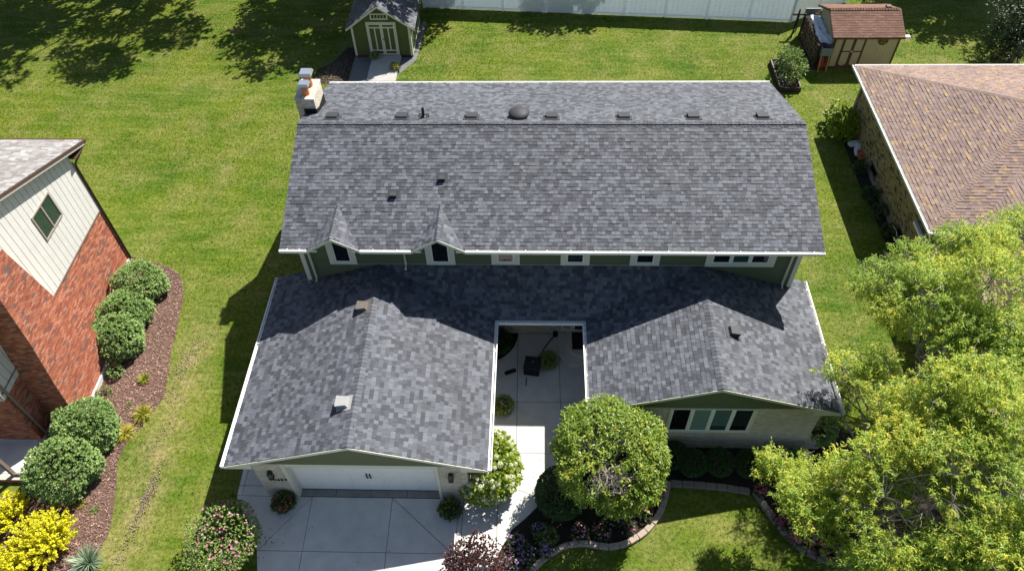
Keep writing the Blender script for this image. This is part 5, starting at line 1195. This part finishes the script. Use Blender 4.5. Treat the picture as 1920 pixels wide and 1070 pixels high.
#PART4#
# ------------------------------------------------------------------ trees
def limb(b, pts, r0, r1, k=6, wig=0.06):
    P = [Vector(p) for p in pts]; out = [P[0]]
    for i in range(len(P) - 1):
        for s in (1, 2, 3):
            t = s / 3; q = P[i].lerp(P[i + 1], t)
            if s < 3: q += Vector((random.uniform(-wig, wig), random.uniform(-wig, wig), random.uniform(-wig, wig)))
            out.append(q)
    n = len(out); b.tube(out, [r0 + (r1 - r0) * (i / (n - 1)) ** 0.8 for i in range(n)], k)
    return out
def tree(name, lab, cat, base, lumps, mt, leaf=(0.11, 0.034), shoots=300, per=12, trunk=0.16, fork=1.4, group=None, bark='barkp', flat=1.0, twigs=10, bare=0, tl=0.0, spread=0.85, droop=0.25, airy=False):
    t = thing(name, lab, cat, base, group)
    gth = -.35 if airy else -.62
    tb = MB(); B = Vector(base); c = sum((Vector(l[:3]) for l in lumps), Vector()) / len(lumps)
    F = Vector((B.x + (c.x - B.x) * .15, B.y + (c.y - B.y) * .15, fork))
    limb(tb, [B - Vector((0, 0, .05)), F], trunk, trunk * .75, 8, .03)
    Ps, As = [], []
    sub_l = []
    for (x, y, z, r) in lumps:     # break every bough into smaller uneven clumps
        if not airy: sub_l.append((x, y, z, r)); continue
        L = Vector((x, y, z - r * .2)); limb(tb, [F, F.lerp(L, .5) + Vector((random.uniform(-.2, .2), random.uniform(-.2, .2), .35)), L], trunk * .32, .022, 6, .14)
        for k in range(6):
            a = random.uniform(0, 6.28); q = r * random.uniform(.15, .75); sub_l.append((x + q * math.cos(a), y + q * math.sin(a), z + r * random.uniform(-.35, .5), r * random.uniform(.32, .64)))
            limb(tb, [L, Vector(sub_l[-1][:3])], .018, .008, 5, .08)
    for (x, y, z, r) in sub_l:
        L = Vector((x, y, z)); mid = F.lerp(L, .5) + Vector((0, 0, .25)); low = L - Vector((0, 0, r * .35))
        if not airy: limb(tb, [F, mid, low], trunk * .45, .025, 6, .1)
        n = max(12, int(shoots * r * r)); d = rdir(n * 2); d = d[d[:, 2] > -0.55][:n]; n = len(d)
        lumpy = 1 + .22 * wob(d * 2.5 + np.array([x, y, z]), 1.5); rad = r * (1 - .45 * rng.random(n) ** 1.6) * lumpy
        P = np.array([x, y, z]) + d * rad[:, None] * np.array([1, 1, .78 * flat])
        gap = wob(P, 1.15) + .7 * wob(P + 7, 2.4) + 0.5 * rng.normal(size=n)
        P, d = P[gap > gth], d[gap > gth]
        Ps.append(P); As.append(unit(d + np.array([0, 0, .35]) + .45 * rdir(len(P))))
        for q in P[rng.permutation(len(P))[:int(twigs * r)]]: limb(tb, [low, Vector(q)], .016, .004, 4, .05)
    tb.build('trunk', M[bark], t)
    if bare:
        for i in range(bare):
            q = MB()
            x, y, z, r = random.choice(lumps); a = random.uniform(0, 6.28); e = Vector((x + r * .8 * math.cos(a), y + r * .8 * math.sin(a), z + r * random.uniform(.5, 1.05)))
            s = limb(q, [Vector((x, y, z)), e], .018, .004, 4, .07)
            for k in range(4): f = random.choice(s[2:]); limb(q, [f, f + Vector((random.uniform(-.35, .35), random.uniform(-.35, .35), random.uniform(0, .35)))], .008, .003, 4, .03)
            q.build('bare_branch', M['twigpale'], t)
    P, A = np.concatenate(Ps), np.concatenate(As); n = len(P)
    PP = np.repeat(P, per, 0); AA = np.repeat(A, per, 0); along = rng.random((n * per, 1))
    PP = PP + AA * (along - .5) * leaf[0] * 2.2 + .02 * rng.normal(size=PP.shape)
    D_ = unit(AA * .55 + spread * rdir(n * per))
    V = leaves(PP, D_, leaf[0] * rng.uniform(.65, 1.25, n * per), leaf[1] * rng.uniform(.8, 1.25, n * per), droop, up=unit(.35 * AA + np.array([0, 0, .8])))
    ti = np.clip(.40 + np.repeat(.17 * rng.normal(size=n), per) + .10 * rng.normal(size=n * per) + .22 * (along[:, 0] - .5) + .16 * wob(PP, .9) + tl, 0, 1)
    stuff(quads_obj('crown', V, mt, t, tint=ti)); return t
M['twigpale'] = mat('twig_pale', (0.36, 0.31, 0.27), .9, .2)
LUP = [(17.54, 8.51, 4.0, 1.2), (18.33, 8.45, 5.2, 1.3), (19.39, 8.45, 6.0, 1.3), (20.24, 7.5, 6.3, 1.5), (18.36, 6.43, 6.0, 1.5), (19.13, 5.24, 6.5, 1.7), (17.91, 7.12, 4.3, 1.1), (18.39, 4.98, 5.5, 1.4), (19.53, 4.08, 6.0, 1.5), (21.98, 9.66, 5.5, 1.1), (18.42, 9.0, 4.0, 1.0), (20.63, 9.24, 5.8, 0.8), (18.01, 9.98, 3.3, 0.7), (21.3, 5.8, 6.6, 1.6)]
LLO = [(15.17, 5.03, 3.6, 0.6), (15.57, 4.06, 4.2, 1.1), (16.48, 4.08, 4.8, 1.1), (16.1, 5.18, 4.0, 0.8), (16.14, 2.4, 5.2, 1.4), (17.22, 2.63, 6.0, 1.5), (18.12, 2.19, 6.2, 1.5), (13.33, 1.95, 3.0, 0.8), (12.87, 2.22, 2.8, 0.5), (13.77, 1.17, 3.6, 1.1), (14.58, 1.0, 4.2, 1.0), (15.46, 0.86, 5.0, 1.5), (16.53, 0.8, 5.8, 1.7), (17.67, 0.43, 6.0, 1.7), (13.9, 0.54, 3.2, 0.9), (14.68, -0.09, 4.0, 1.3), (15.82, -0.42, 4.5, 1.5), (16.89, -0.74, 5.0, 1.7), (18.0, -1.0, 5.0, 1.5), (15.19, -0.92, 3.5, 1.2), (14.57, -0.61, 3.0, 0.9), (16.55, -1.36, 4.0, 1.4), (16.3, 1.5, 3.6, 1.3), (16.9, 1.6, 4.4, 1.3), (16.0, 1.7, 4.0, .9), (17.6, 3.4, 5.0, 1.2)]
tree('broadleaf_tree', 'yellow green tree reaching over the brown roof, upper of the two', 'tree', (19.3, 6.6, 0), LUP, LEAF['ash'], leaf=(.125, .030), shoots=300, per=13, airy=True, trunk=.17, fork=2.0, bare=26, twigs=12)
tree('broadleaf_tree', 'yellow green spreading tree in the lower right corner above the magenta flowers', 'tree', (16.2, 1.6, 0), LLO, LEAF['ash'], leaf=(.125, .030), shoots=300, per=13, airy=True, trunk=.19, fork=1.6, bare=40, twigs=12)
# clipped round tree in front of the courtyard
rt = thing('round_tree', 'clipped ball shaped tree with bare twigs showing at its front', 'tree', (8.05, 2.85, 0))
C0 = np.array([8.05, 2.85, 2.45]); R0 = np.array([1.84, 1.78, 1.46])
b = MB(); limb(b, [(8.05, 2.85, -.05), (8.05, 2.85, 1.2)], .11, .09, 8, .02)
for i in range(26):
    a = i * 2.4; zq = random.uniform(-.3, .75); e = Vector((8.05 + 1.5 * math.cos(a) * math.sqrt(max(.05, 1 - zq * zq)), 2.85 + 1.45 * math.sin(a) * math.sqrt(max(.05, 1 - zq * zq)), 2.45 + 1.3 * zq)); limb(b, [(8.05, 2.85, 1.2), Vector((8.05, 2.85, 1.9)).lerp(e, .5), e], .05, .008, 5, .08)
b.build('trunk', M['bark'], rt)
BD = np.array([-.10, -.86, .42]); BD = BD / np.linalg.norm(BD); BD2 = unit(np.array([-.05, -.25, .95]))
q = MB()
for i in range(46):
    dd_ = Vector(BD) + Vector((random.uniform(-.42, .42), random.uniform(-.3, .3), random.uniform(-.32, .32))); dd_.normalize()
    e = Vector(C0) + Vector((dd_.x * R0[0], dd_.y * R0[1], dd_.z * R0[2])) * random.uniform(.85, 1.0); s = limb(q, [Vector(C0) + (e - Vector(C0)) * .45, e], .018, .005, 4, .08)
    for k in range(5): f = random.choice(s[1:]); limb(q, [f, f + Vector((random.uniform(-.28, .28), random.uniform(-.18, .12), random.uniform(-.15, .25)))], .009, .003, 4, .03)
q.build('bare_twigs', M['twigpale'], rt)
n = 3000; d = rdir(n * 2); d = d[d[:, 2] > -.75][:n]; n = len(d)
rad = 1 + .09 * wob(d * 2.3, 1.5) + .06 * wob(d * 5, 1.7) - .26 * rng.random(n) ** 2
hole = (d @ BD > .865 + .05 * rng.normal(size=n)) & (rng.random(n) < .88); hole |= (d @ BD2 > .965 + .02 * rng.normal(size=n)) & (rng.random(n) < .5)
d, rad = d[~hole], rad[~hole]; P = C0 + d * R0 * rad[:, None]; A = unit(d / R0 + .5 * rdir(len(d)) + np.array([0, 0, .1])); per = 11
PP = np.repeat(P, per, 0) + .05 * rng.normal(size=(len(P) * per, 3)); AA = np.repeat(A, per, 0)
V = leaves(PP, unit(AA * .7 + .9 * rdir(len(PP)) + np.array([0, 0, -.2])), .11 * rng.uniform(.7, 1.3, len(PP)), .042 * rng.uniform(.8, 1.2, len(PP)), .35, up=unit(.5 * AA + np.array([0, 0, .7])))
ti = np.clip(.40 + np.repeat(.18 * rng.normal(size=len(P)), per) + .1 * rng.normal(size=len(PP)) + .12 * wob(PP, 1.4), 0, 1)
stuff(quads_obj('crown', V, LEAF['pear'], rt, tint=ti))

# trees beyond the top of the picture that shade the back lawn, and the dark tree at the right edge
def blob_lumps(c, R, n, r, zf=.6):
    out = []
    for i in range(n):
        a = i * 2.39996; q = math.sqrt((i + .5) / n); out.append((c[0] + R * q * math.cos(a) + random.uniform(-.4, .4), c[1] + R * q * math.sin(a) + random.uniform(-.4, .4), c[2] + R * zf * math.sqrt(max(0, 1 - q * q)) * random.uniform(-.2, 1), r * random.uniform(.75, 1.2)))
    return out
big = dict(leaf=(.30, .16), shoots=70, per=9, twigs=3)
tree('shade_tree', 'tall dark tree left of the green shed, beyond the back lawn', 'tree', (-17.5, 38.5, 0), blob_lumps((-17.5, 38.0, 7.6), 6.3, 15, 1.9), LEAF['dark'], trunk=.3, fork=3.4, group='trees beyond the back lawn', **big)
tree('shade_tree', 'tall dark tree at the far left beyond the back lawn', 'tree', (-27.0, 39.5, 0), blob_lumps((-25.5, 38.5, 7.4), 4.6, 10, 1.7), LEAF['dark'], trunk=.3, fork=3.4, group='trees beyond the back lawn', **big)
tree('shade_tree', 'dense dark tree right behind the green shed', 'tree', (-4.0, 36.8, 0), blob_lumps((-4.2, 36.8, 5.8), 4.3, 13, 1.7) + [(-1.6, 33.9, 5.6, 1.3), (-.4, 34.6, 5.0, 1.2), (.4, 33.6, 5.2, 1.1), (-2.4, 34.2, 4.8, 1.2), (-.2, 33.0, 6.0, 1.0), (-1.2, 32.9, 6.4, 1.3), (-2.7, 33.2, 6.3, 1.3), (-1.5, 34.5, 7.5, 1.4), (-.3, 32.3, 6.5, 1.1), (-2.0, 32.2, 6.0, .9)], LEAF['dark'], trunk=.25, fork=2.4, group='trees beyond the back lawn', leaf=(.30, .16), shoots=80, per=9, twigs=3)
tree('shade_tree', 'small dark tree behind the left end of the white fence', 'tree', (2.2, 37.6, 0), blob_lumps((1.6, 36.6, 5.0), 1.6, 5, 1.1), LEAF['dark'], trunk=.18, fork=2.0, group='trees beyond the back lawn', **big)
tree('shade_tree', 'tall dark tree behind the middle of the white fence', 'tree', (10.2, 37.8, 0), blob_lumps((9.6, 36.3, 4.9), 1.7, 6, .95), LEAF['dark'], trunk=.18, fork=2.0, group='trees beyond the back lawn', **big)
tree('shade_tree', 'tall dark tree shading the lawn right of the tan shed', 'tree', (34.0, 39.5, 0), blob_lumps((33.2, 38.8, 5.6), 5.0, 15, 1.8), LEAF['dark'], trunk=.3, fork=2.6, group='trees beyond the back lawn', leaf=(.30, .16), shoots=85, per=9, twigs=3)
tree('dark_tree', 'dark leafy tree in the top right corner behind the brown roof', 'tree', (31.9, 28.6, 0), [(31.6, 28.4, 2.8, 1.3), (31.2, 28.9, 1.6, 1.0), (31.9, 27.6, 1.6, 1.2), (32.3, 29.4, 3.4, 1.4), (31.3, 30.2, 2.2, 1.1), (32.4, 27.4, 3.0, 1.2), (31.6, 26.6, 1.0, .9), (30.9, 28.2, .8, .8), (31.0, 27.4, .7, .8), (31.2, 29.3, .8, .9), (30.7, 28.6, 2.2, .8), (31.0, 26.6, .5, .6)], LEAF['dark'], leaf=(.13, .055), shoots=130, per=10, trunk=.16, fork=1.0, twigs=6, tl=.05)

# ------------------------------------------------------------------ shrubs
for (x, y, r, h, lab) in ((-10.85, 11.35, 1.02, .78, 'rounded green shrub nearest the back corner of the brick house'), (-10.92, 9.85, .92, .74, 'rounded green shrub second from the back corner of the brick house'), (-10.85, 8.55, .95, .80, 'rounded green shrub just behind the brick chimney'),
                          (-10.42, 4.55, 1.02, .92, 'large rounded shrub in front of the brick chimney'), (-10.62, 2.95, 1.22, .95, 'largest rounded shrub beside the porch of the brick house')):
    shrub('rounded_shrub', lab, 'shrub', (x, y, h * .80), (r, r * .95, h), 2100, .085, .036, LEAF['yew'], 'rounded shrubs along the brick house', lump=random.uniform(.10, .15), shoot=12, depth=.30, lumps=random.uniform(1.5, 2.6))
shrub('small_shrub', 'small green shrub in mulch at the foot of the brick chimney', 'shrub', (-10.62, 7.25, .2), (.26, .26, .22), 130, .07, .032, LEAF['yew'], shoot=9)
shrub('small_shrub', 'little pale plant at the chimney foundation corner', 'plant', (-10.75, 6.35, .12), (.24, .2, .14), 60, .07, .03, LEAF['tomato'], shoot=6)
blades('day_lily', 'small yellow green day lily clump farthest up the mulch bed', 'lily', (-9.42, 7.0, .01), 120, .42, .020, 1.1, .45, LEAF['lily'], 'day lilies in the mulch bed', tl=-.15)
blades('day_lily', 'larger day lily clump touching the lawn edge', 'lily', (-8.95, 5.45, .01), 240, .58, .022, 1.25, .55, LEAF['lily'], 'day lilies in the mulch bed')
blades('day_lily', 'most yellowed day lily clump in the mulch bed', 'lily', (-9.32, 4.65, .01), 240, .55, .022, 1.3, .6, LEAF['lily'], 'day lilies in the mulch bed', tl=.22)
for (x, y, s, lab, mt_) in ((-9.35, 1.75, .28, 'sparse green seedling in the mulch near the lawn', 'tomato'), (-9.9, 1.95, .30, 'thin grassy weed next to the largest rounded shrub', 'lily'), (-9.75, .95, .22, 'small yellowing weed right of the golden bush', 'lily'), (-9.65, 5.9, .16, 'tiny green sprout in the mulch right of the chimney', 'tomato')):
    blades('weed', lab, 'plant', (x, y, .012), 34, s, .022, 1.5, .5, LEAF[mt_], 'weeds in the mulch bed')
blades('yucca', 'spiky blue green yucca at the bottom of the mulch bed', 'yucca', (-8.85, -.05, .02), 170, .78, .034, 1.5, .28, LEAF['yucca'])
def golden(lab, c, R, n):
    t = thing('golden_bush', lab, 'bush', c, 'golden bushes at the lower left'); S = MB(); allV, allT = [], []
    for i in range(n):
        a = random.uniform(0, 6.28); q = R * random.random() ** .55; px, py = c[0] + q * .55 * math.cos(a), c[1] + q * .55 * math.sin(a)
        tip = np.array([c[0] + q * 1.12 * math.cos(a), c[1] + q * 1.12 * math.sin(a), .55 + .55 * (1 - (q / R) ** 2) + random.uniform(-.08, .12)]); root = np.array([px, py, .18]); mid = (root + tip) / 2 + np.array([0, 0, .08])
        S.tube([root, mid, tip], [.009, .007, .004], 4)
        m_ = 44; tt = rng.uniform(.18, 1, m_)[:, None]; P = (1 - tt) ** 2 * root + 2 * tt * (1 - tt) * mid + tt ** 2 * tip; ax = unit(tip - root)
        A = unit(ax * .5 + rdir(m_)); allV.append(leaves(P, A, rng.uniform(.06, .095, m_), rng.uniform(.038, .056, m_), .05, up=np.tile(np.array([0, 0, 1.0]), (m_, 1)))); allT.append(np.clip(.5 + .2 * rng.normal(size=m_) + .35 * (tt[:, 0] - .6), 0, 1))
    S.build('stems', M['twig'], t); stuff(quads_obj('foliage', np.concatenate(allV), LEAF['gold'], t, tint=np.concatenate(allT)))
golden('golden yellow bush with spiky shoots beside the yucca', (-10.45, .55, 0), 1.02, 190); golden('golden yellow bush at the left edge below the porch', (-11.95, 1.35, 0), .75, 110); golden('golden yellow bush in the bottom left corner', (-11.3, -.65, 0), .95, 150)
# pink flowering bush left of the driveway
pb = shrub('flowering_bush', 'big pink flowering bush at the left edge of the driveway', 'bush', (-4.35, .55, .85), (1.12, 1.28, .88), 2000, .055, .032, LEAF['pinkbush'], lump=.12, shoot=8, depth=.45, lumps=1.9)
P, N = shell(300, (-4.35, .55, .86), (1.15, 1.31, .91), lump=.12, zmin=-.2, depth=.14); stuff(quads_obj('flowers', petals(P, N + .4 * rdir(len(P)), rng.uniform(.026, .048, len(P))), LEAF['pink'], pb, tint=np.repeat(rng.random(len(P)), 5)))
# hydrangea
hy = shrub('hydrangea', 'white flowering hydrangea at the front corner of the garage', 'bush', (4.05, 3.15, .85), (1.0, 1.25, .84), 1300, .12, .075, LEAF['lime'], lump=.12, shoot=7, depth=.4)
hm = []
for k in range(3):
    P, N = shell(150, (0, 0, 0), (.105, .105, .10), lump=.08, zmin=-.7, depth=.2); V = petals(P, N + .3 * rdir(len(P)), .022, 4)
    o_ = quads_obj('flower_head', V, LEAF['white'], hy, tint=np.repeat(np.clip(rng.normal(.55, .3, len(P)), 0, 1), 4)); hm.append(o_.data)
    V2 = V.copy(); D.objects.remove(o_)
    me = hm[-1]; co_ = np.zeros(len(me.vertices) * 3, np.float32); me.vertices.foreach_get('co', co_); me.vertices.foreach_set('co', co_ + np.tile(np.array(WL[hy], np.float32), len(me.vertices))); me.update()
P, N = shell(700, (4.05, 3.15, .85), (1.03, 1.28, .89), lump=.12, zmin=-.15, depth=.06); kept = []
for p in P:
    if all(np.linalg.norm(p - k_) > .17 for k_ in kept) and len(kept) < 104: kept.append(p)
for p in kept: copy_mesh('flower_head', random.choice(hm), hy, Matrix.Translation(p) @ Matrix.Rotation(random.uniform(0, 6), 4, 'Z') @ Matrix.Scale(random.uniform(.68, 1.08), 4))
# burgundy bush
bu = shrub('burgundy_bush', 'dark red leaved bush at the bottom of the driveway', 'bush', (3.72, -.12, .62), (.92, .86, .72), 1500, .058, .036, LEAF['burg'], lump=.26, shoot=10, depth=.5, lumps=2.0)
# ball shrub under the round tree
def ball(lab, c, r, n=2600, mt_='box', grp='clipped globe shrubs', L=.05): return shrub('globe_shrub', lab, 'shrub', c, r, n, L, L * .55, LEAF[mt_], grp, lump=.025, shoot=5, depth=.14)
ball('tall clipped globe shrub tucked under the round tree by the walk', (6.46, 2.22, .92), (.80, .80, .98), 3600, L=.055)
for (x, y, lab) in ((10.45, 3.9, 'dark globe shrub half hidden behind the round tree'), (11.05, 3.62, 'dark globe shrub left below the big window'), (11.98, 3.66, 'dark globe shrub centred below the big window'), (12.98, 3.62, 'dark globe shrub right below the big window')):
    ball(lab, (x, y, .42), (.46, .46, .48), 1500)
ball('dark globe shrub at the right end of the brick wall, partly shaded', (14.10, 3.80, .38), (.42, .42, .44), 1500, 'yew'); ball('small sunlit globe shrub next to the curved wing wall', (14.80, 3.85, .34), (.36, .36, .38), 1300, 'yew')
shrub('rounded_shrub', 'leafy green shrub behind the curved wing wall', 'shrub', (15.72, 5.0, .5), (.55, .6, .52), 420, .085, .04, LEAF['yew'], shoot=9)
shrub('rounded_shrub', 'dark shrub in the shaded courtyard bed', 'shrub', (4.02, 8.72, .36), (.62, .52, .36), 360, .09, .04, LEAF['box'], shoot=8)
# planters with flowers
def planter(lab, x, y, r, h, pot, tall=0, fl=('orange',), n=260, z0=.034):
    t = thing('flower_planter', lab, 'planter', (x, y, z0)); b = MB(); b.lathe([(r * .62, 0), (r * .78, h * .9), (r * .84, h * .9), (r * .84, h), (r * .74, h), (r * .7, h * .85), (0, h * .85)], (x, y, z0), 16); b.build('pot', M[pot], t)
    P, N = shell(n, (x, y, h * .95), (r, r, r * .75), lump=.12, zmin=-.5, depth=.4); PP = np.repeat(P, 7, 0); NN = np.repeat(N, 7, 0)
    V = leaves(PP + .03 * rng.normal(size=PP.shape), unit(NN + .9 * rdir(len(PP))), .075, .032, .3); stuff(quads_obj('foliage', V, LEAF['box' if tall else 'pinkbush'], t, tint=np.clip(.55 + .25 * rng.normal(size=len(PP)), 0, 1)))
    for f in fl:
        P, N = shell(34, (x, y, h * .95), (r * 1.03, r * 1.03, r * .8), zmin=-.3, depth=.05); stuff(quads_obj('flowers', petals(P, N + .3 * rdir(len(P)), .034), LEAF[f], t, tint=np.repeat(rng.random(len(P)), 5)))
    if tall:
        k = 60; a = rng.uniform(0, 6.28, k); A = np.stack([np.cos(a) * .7 * rng.random(k), np.sin(a) * .7 * rng.random(k) + .25, np.ones(k)], 1); P = np.tile(np.array([x, y + .05, h]), (k, 1))
        stuff(quads_obj('grass_blades', strips(P, A, .62 * rng.uniform(.7, 1.1, k), .016, .45), LEAF['tomato'], t, tint=np.repeat(rng.random(k), 4)))
planter('flower planter with mixed bright flowers left of the garage door', -2.86, 2.02, .36, .36, 'black', .6, ('orange', 'hot')); planter('flower planter with spiky grass right of the garage door', 2.80, 1.86, .36, .36, 'black', .6, ('orange',)); planter('low planter of red and white flowers by the garage side wall', 4.42, 5.90, .37, .26, 'timber', 0, ('orange', 'white'))
planter('leafy plant in a square black pot in the shaded courtyard', 6.10, 7.92, .34, .30, 'rubber', 0, ())
planter('pot of pink flowers left on the green shed ramp', -3.52, 28.35, .26, .28, 'timber', 0, ('pink',), 120, .15); planter('green potted plant right on the green shed ramp', -2.22, 27.35, .26, .26, 'clay', 0, (), 120, .12)
# flower bed under the round tree
def clump(name, lab, x, y, r, h, leaf_, fl, n=120, nf=40, fr=.03, grp=None, L=.07):
    t = shrub(name, lab, 'flowers' if fl else 'plant', (x, y, h * .6), (r, r, h * .6), n, L, L * .42, LEAF[leaf_], grp, lump=.18, shoot=7, depth=.5)
    if fl: P, N = shell(nf, (x, y, h * .66), (r * 1.02, r * 1.02, h * .66), lump=.18, zmin=0, depth=.1); stuff(quads_obj('flowers', petals(P, N + np.array([0, 0, .5]), rng.uniform(fr * .7, fr * 1.2, len(P))), LEAF[fl], t, tint=np.repeat(rng.random(len(P)), 5)))
for (x, y, r, lab) in ((5.0, .85, .26, 'purple flowers closest to the walk edge'), (5.35, .45, .30, 'purple flowers in the lower tip of the front bed'), (4.85, .05, .28, 'purple flowers beside the dark red bush'), (5.25, -.35, .32, 'purple flowers at the bottom edge of the picture'), (6.0, .62, .24, 'purple flowers next to the stone edging'), (5.75, 1.25, .24, 'purple flowers behind the bright green clump')):
    clump('flower_clump', lab, x, y, r, .34, 'box', 'purple', 90, 46, .036, 'purple flowers in the front bed')
clump('green_clump', 'bright green leafy clump between the purple flowers', 6.0, 1.0, .34, .42, 'tomato', None, 170)
for (x, y, r, lab) in ((7.1, 1.25, .26, 'pink flowers at the bend of the pale edging'), (7.9, 1.2, .26, 'pink flowers below the middle of the round tree'), (8.7, 1.35, .26, 'pink flowers under the right side of the round tree'), (9.35, 1.85, .22, 'magenta flowers inside the right curve of the pale edging'), (9.8, 2.55, .20, 'magenta flowers at the upper right end of the front bed'), (8.25, 1.75, .34, 'mauve flowers deep in shade under the round tree')):
    clump('flower_clump', lab, x, y, r, .32, 'box', 'hot' if x > 9 else 'pink', 80, 26, .036, 'pink flowers in the front bed')
for (x, y, r, lab) in ((13.75, 1.72, .26, 'magenta flowers at the upper end of the right bed'), (14.15, 1.25, .30, 'magenta flowers second along the right edging'), (14.6, .95, .32, 'magenta flowers in the middle of the right bed'), (15.1, .72, .32, 'magenta flowers near the lower end of the right bed'), (13.25, 2.75, .2, 'magenta flowers at the corner nearest the globe shrubs'), (15.5, .62, .24, 'magenta flowers at the lower end of the right edging')):
    clump('flower_clump', lab, x, y, r, .36, 'box', 'hot', 110, 44, .042, 'magenta flowers in the right bed')
# plants by the right house and in the raised bed
shrub('leafy_shrub', 'broad leaved shrub at the back corner of the tan brick house', 'shrub', (20.75, 22.1, .62), (.62, .95, .62), 520, .13, .085, LEAF['lime'], lump=.18, shoot=6, depth=.4)
for (x, y, r, lab) in ((20.95, 17.3, .34, 'small dark shrub beside the basement window'), (21.05, 16.2, .32, 'small dark shrub midway along the tan wall'), (21.1, 15.0, .26, 'small dark plant near the lower roof of the tan house'), (20.95, 19.1, .26, 'low plant beside the terracotta pots')):
    shrub('small_shrub', lab, 'shrub', (x, y, .22), (r, r * 1.1, .26), 100, .10, .05, LEAF['box'], 'small plants along the tan wall', shoot=7, tl=.3)
blades('grass_clump', 'tuft of tall tan grass at the tip of the upper tree', 'grass tuft', (19.9, 12.5, 0), 90, .9, .022, .9, .5, LEAF['lily']); blades('grass_clump', 'tuft of striped grass under the left tip of the upper tree', 'grass tuft', (17.6, 7.4, 0), 90, .9, .03, 1.0, .5, LEAF['yucca'])
shrub('tomato_plant', 'bushy tomato plants filling the raised bed', 'plant', (19.12, 26.75, .85), (.66, 1.12, .72), 620, .10, .045, LEAF['tomato'], lump=.2, shoot=8, depth=.6, base=(19.0, 26.7, .22))
for (x, y, r, lab) in ((18.72, 27.3, .22, 'silvery plant at the left side of the raised bed'), (18.7, 26.1, .2, 'small silvery plant at the front of the raised bed')): clump('bedding_plant', lab, x, y, r, .45, 'yucca', None, 50)
LB = MB()
for i in range(40):    # fallen leaves and petals on the driveway
    x, y = random.choice(((-3.1 + random.gauss(0, .25), .75 + random.gauss(0, .45)), (random.uniform(-3, 6), random.uniform(0, 7))))
    a = random.uniform(0, 6.28); c_, s_ = math.cos(a) * .03, math.sin(a) * .03
    LB.add([(x - c_, y - s_, .040), (x + s_ * .5, y - c_ * .5, .045), (x + c_, y + s_, .041), (x - s_ * .5, y + c_ * .5, .048)], [(0, 1, 2, 3)])
stuff(LB.build('fallen_leaves', M['timber']))
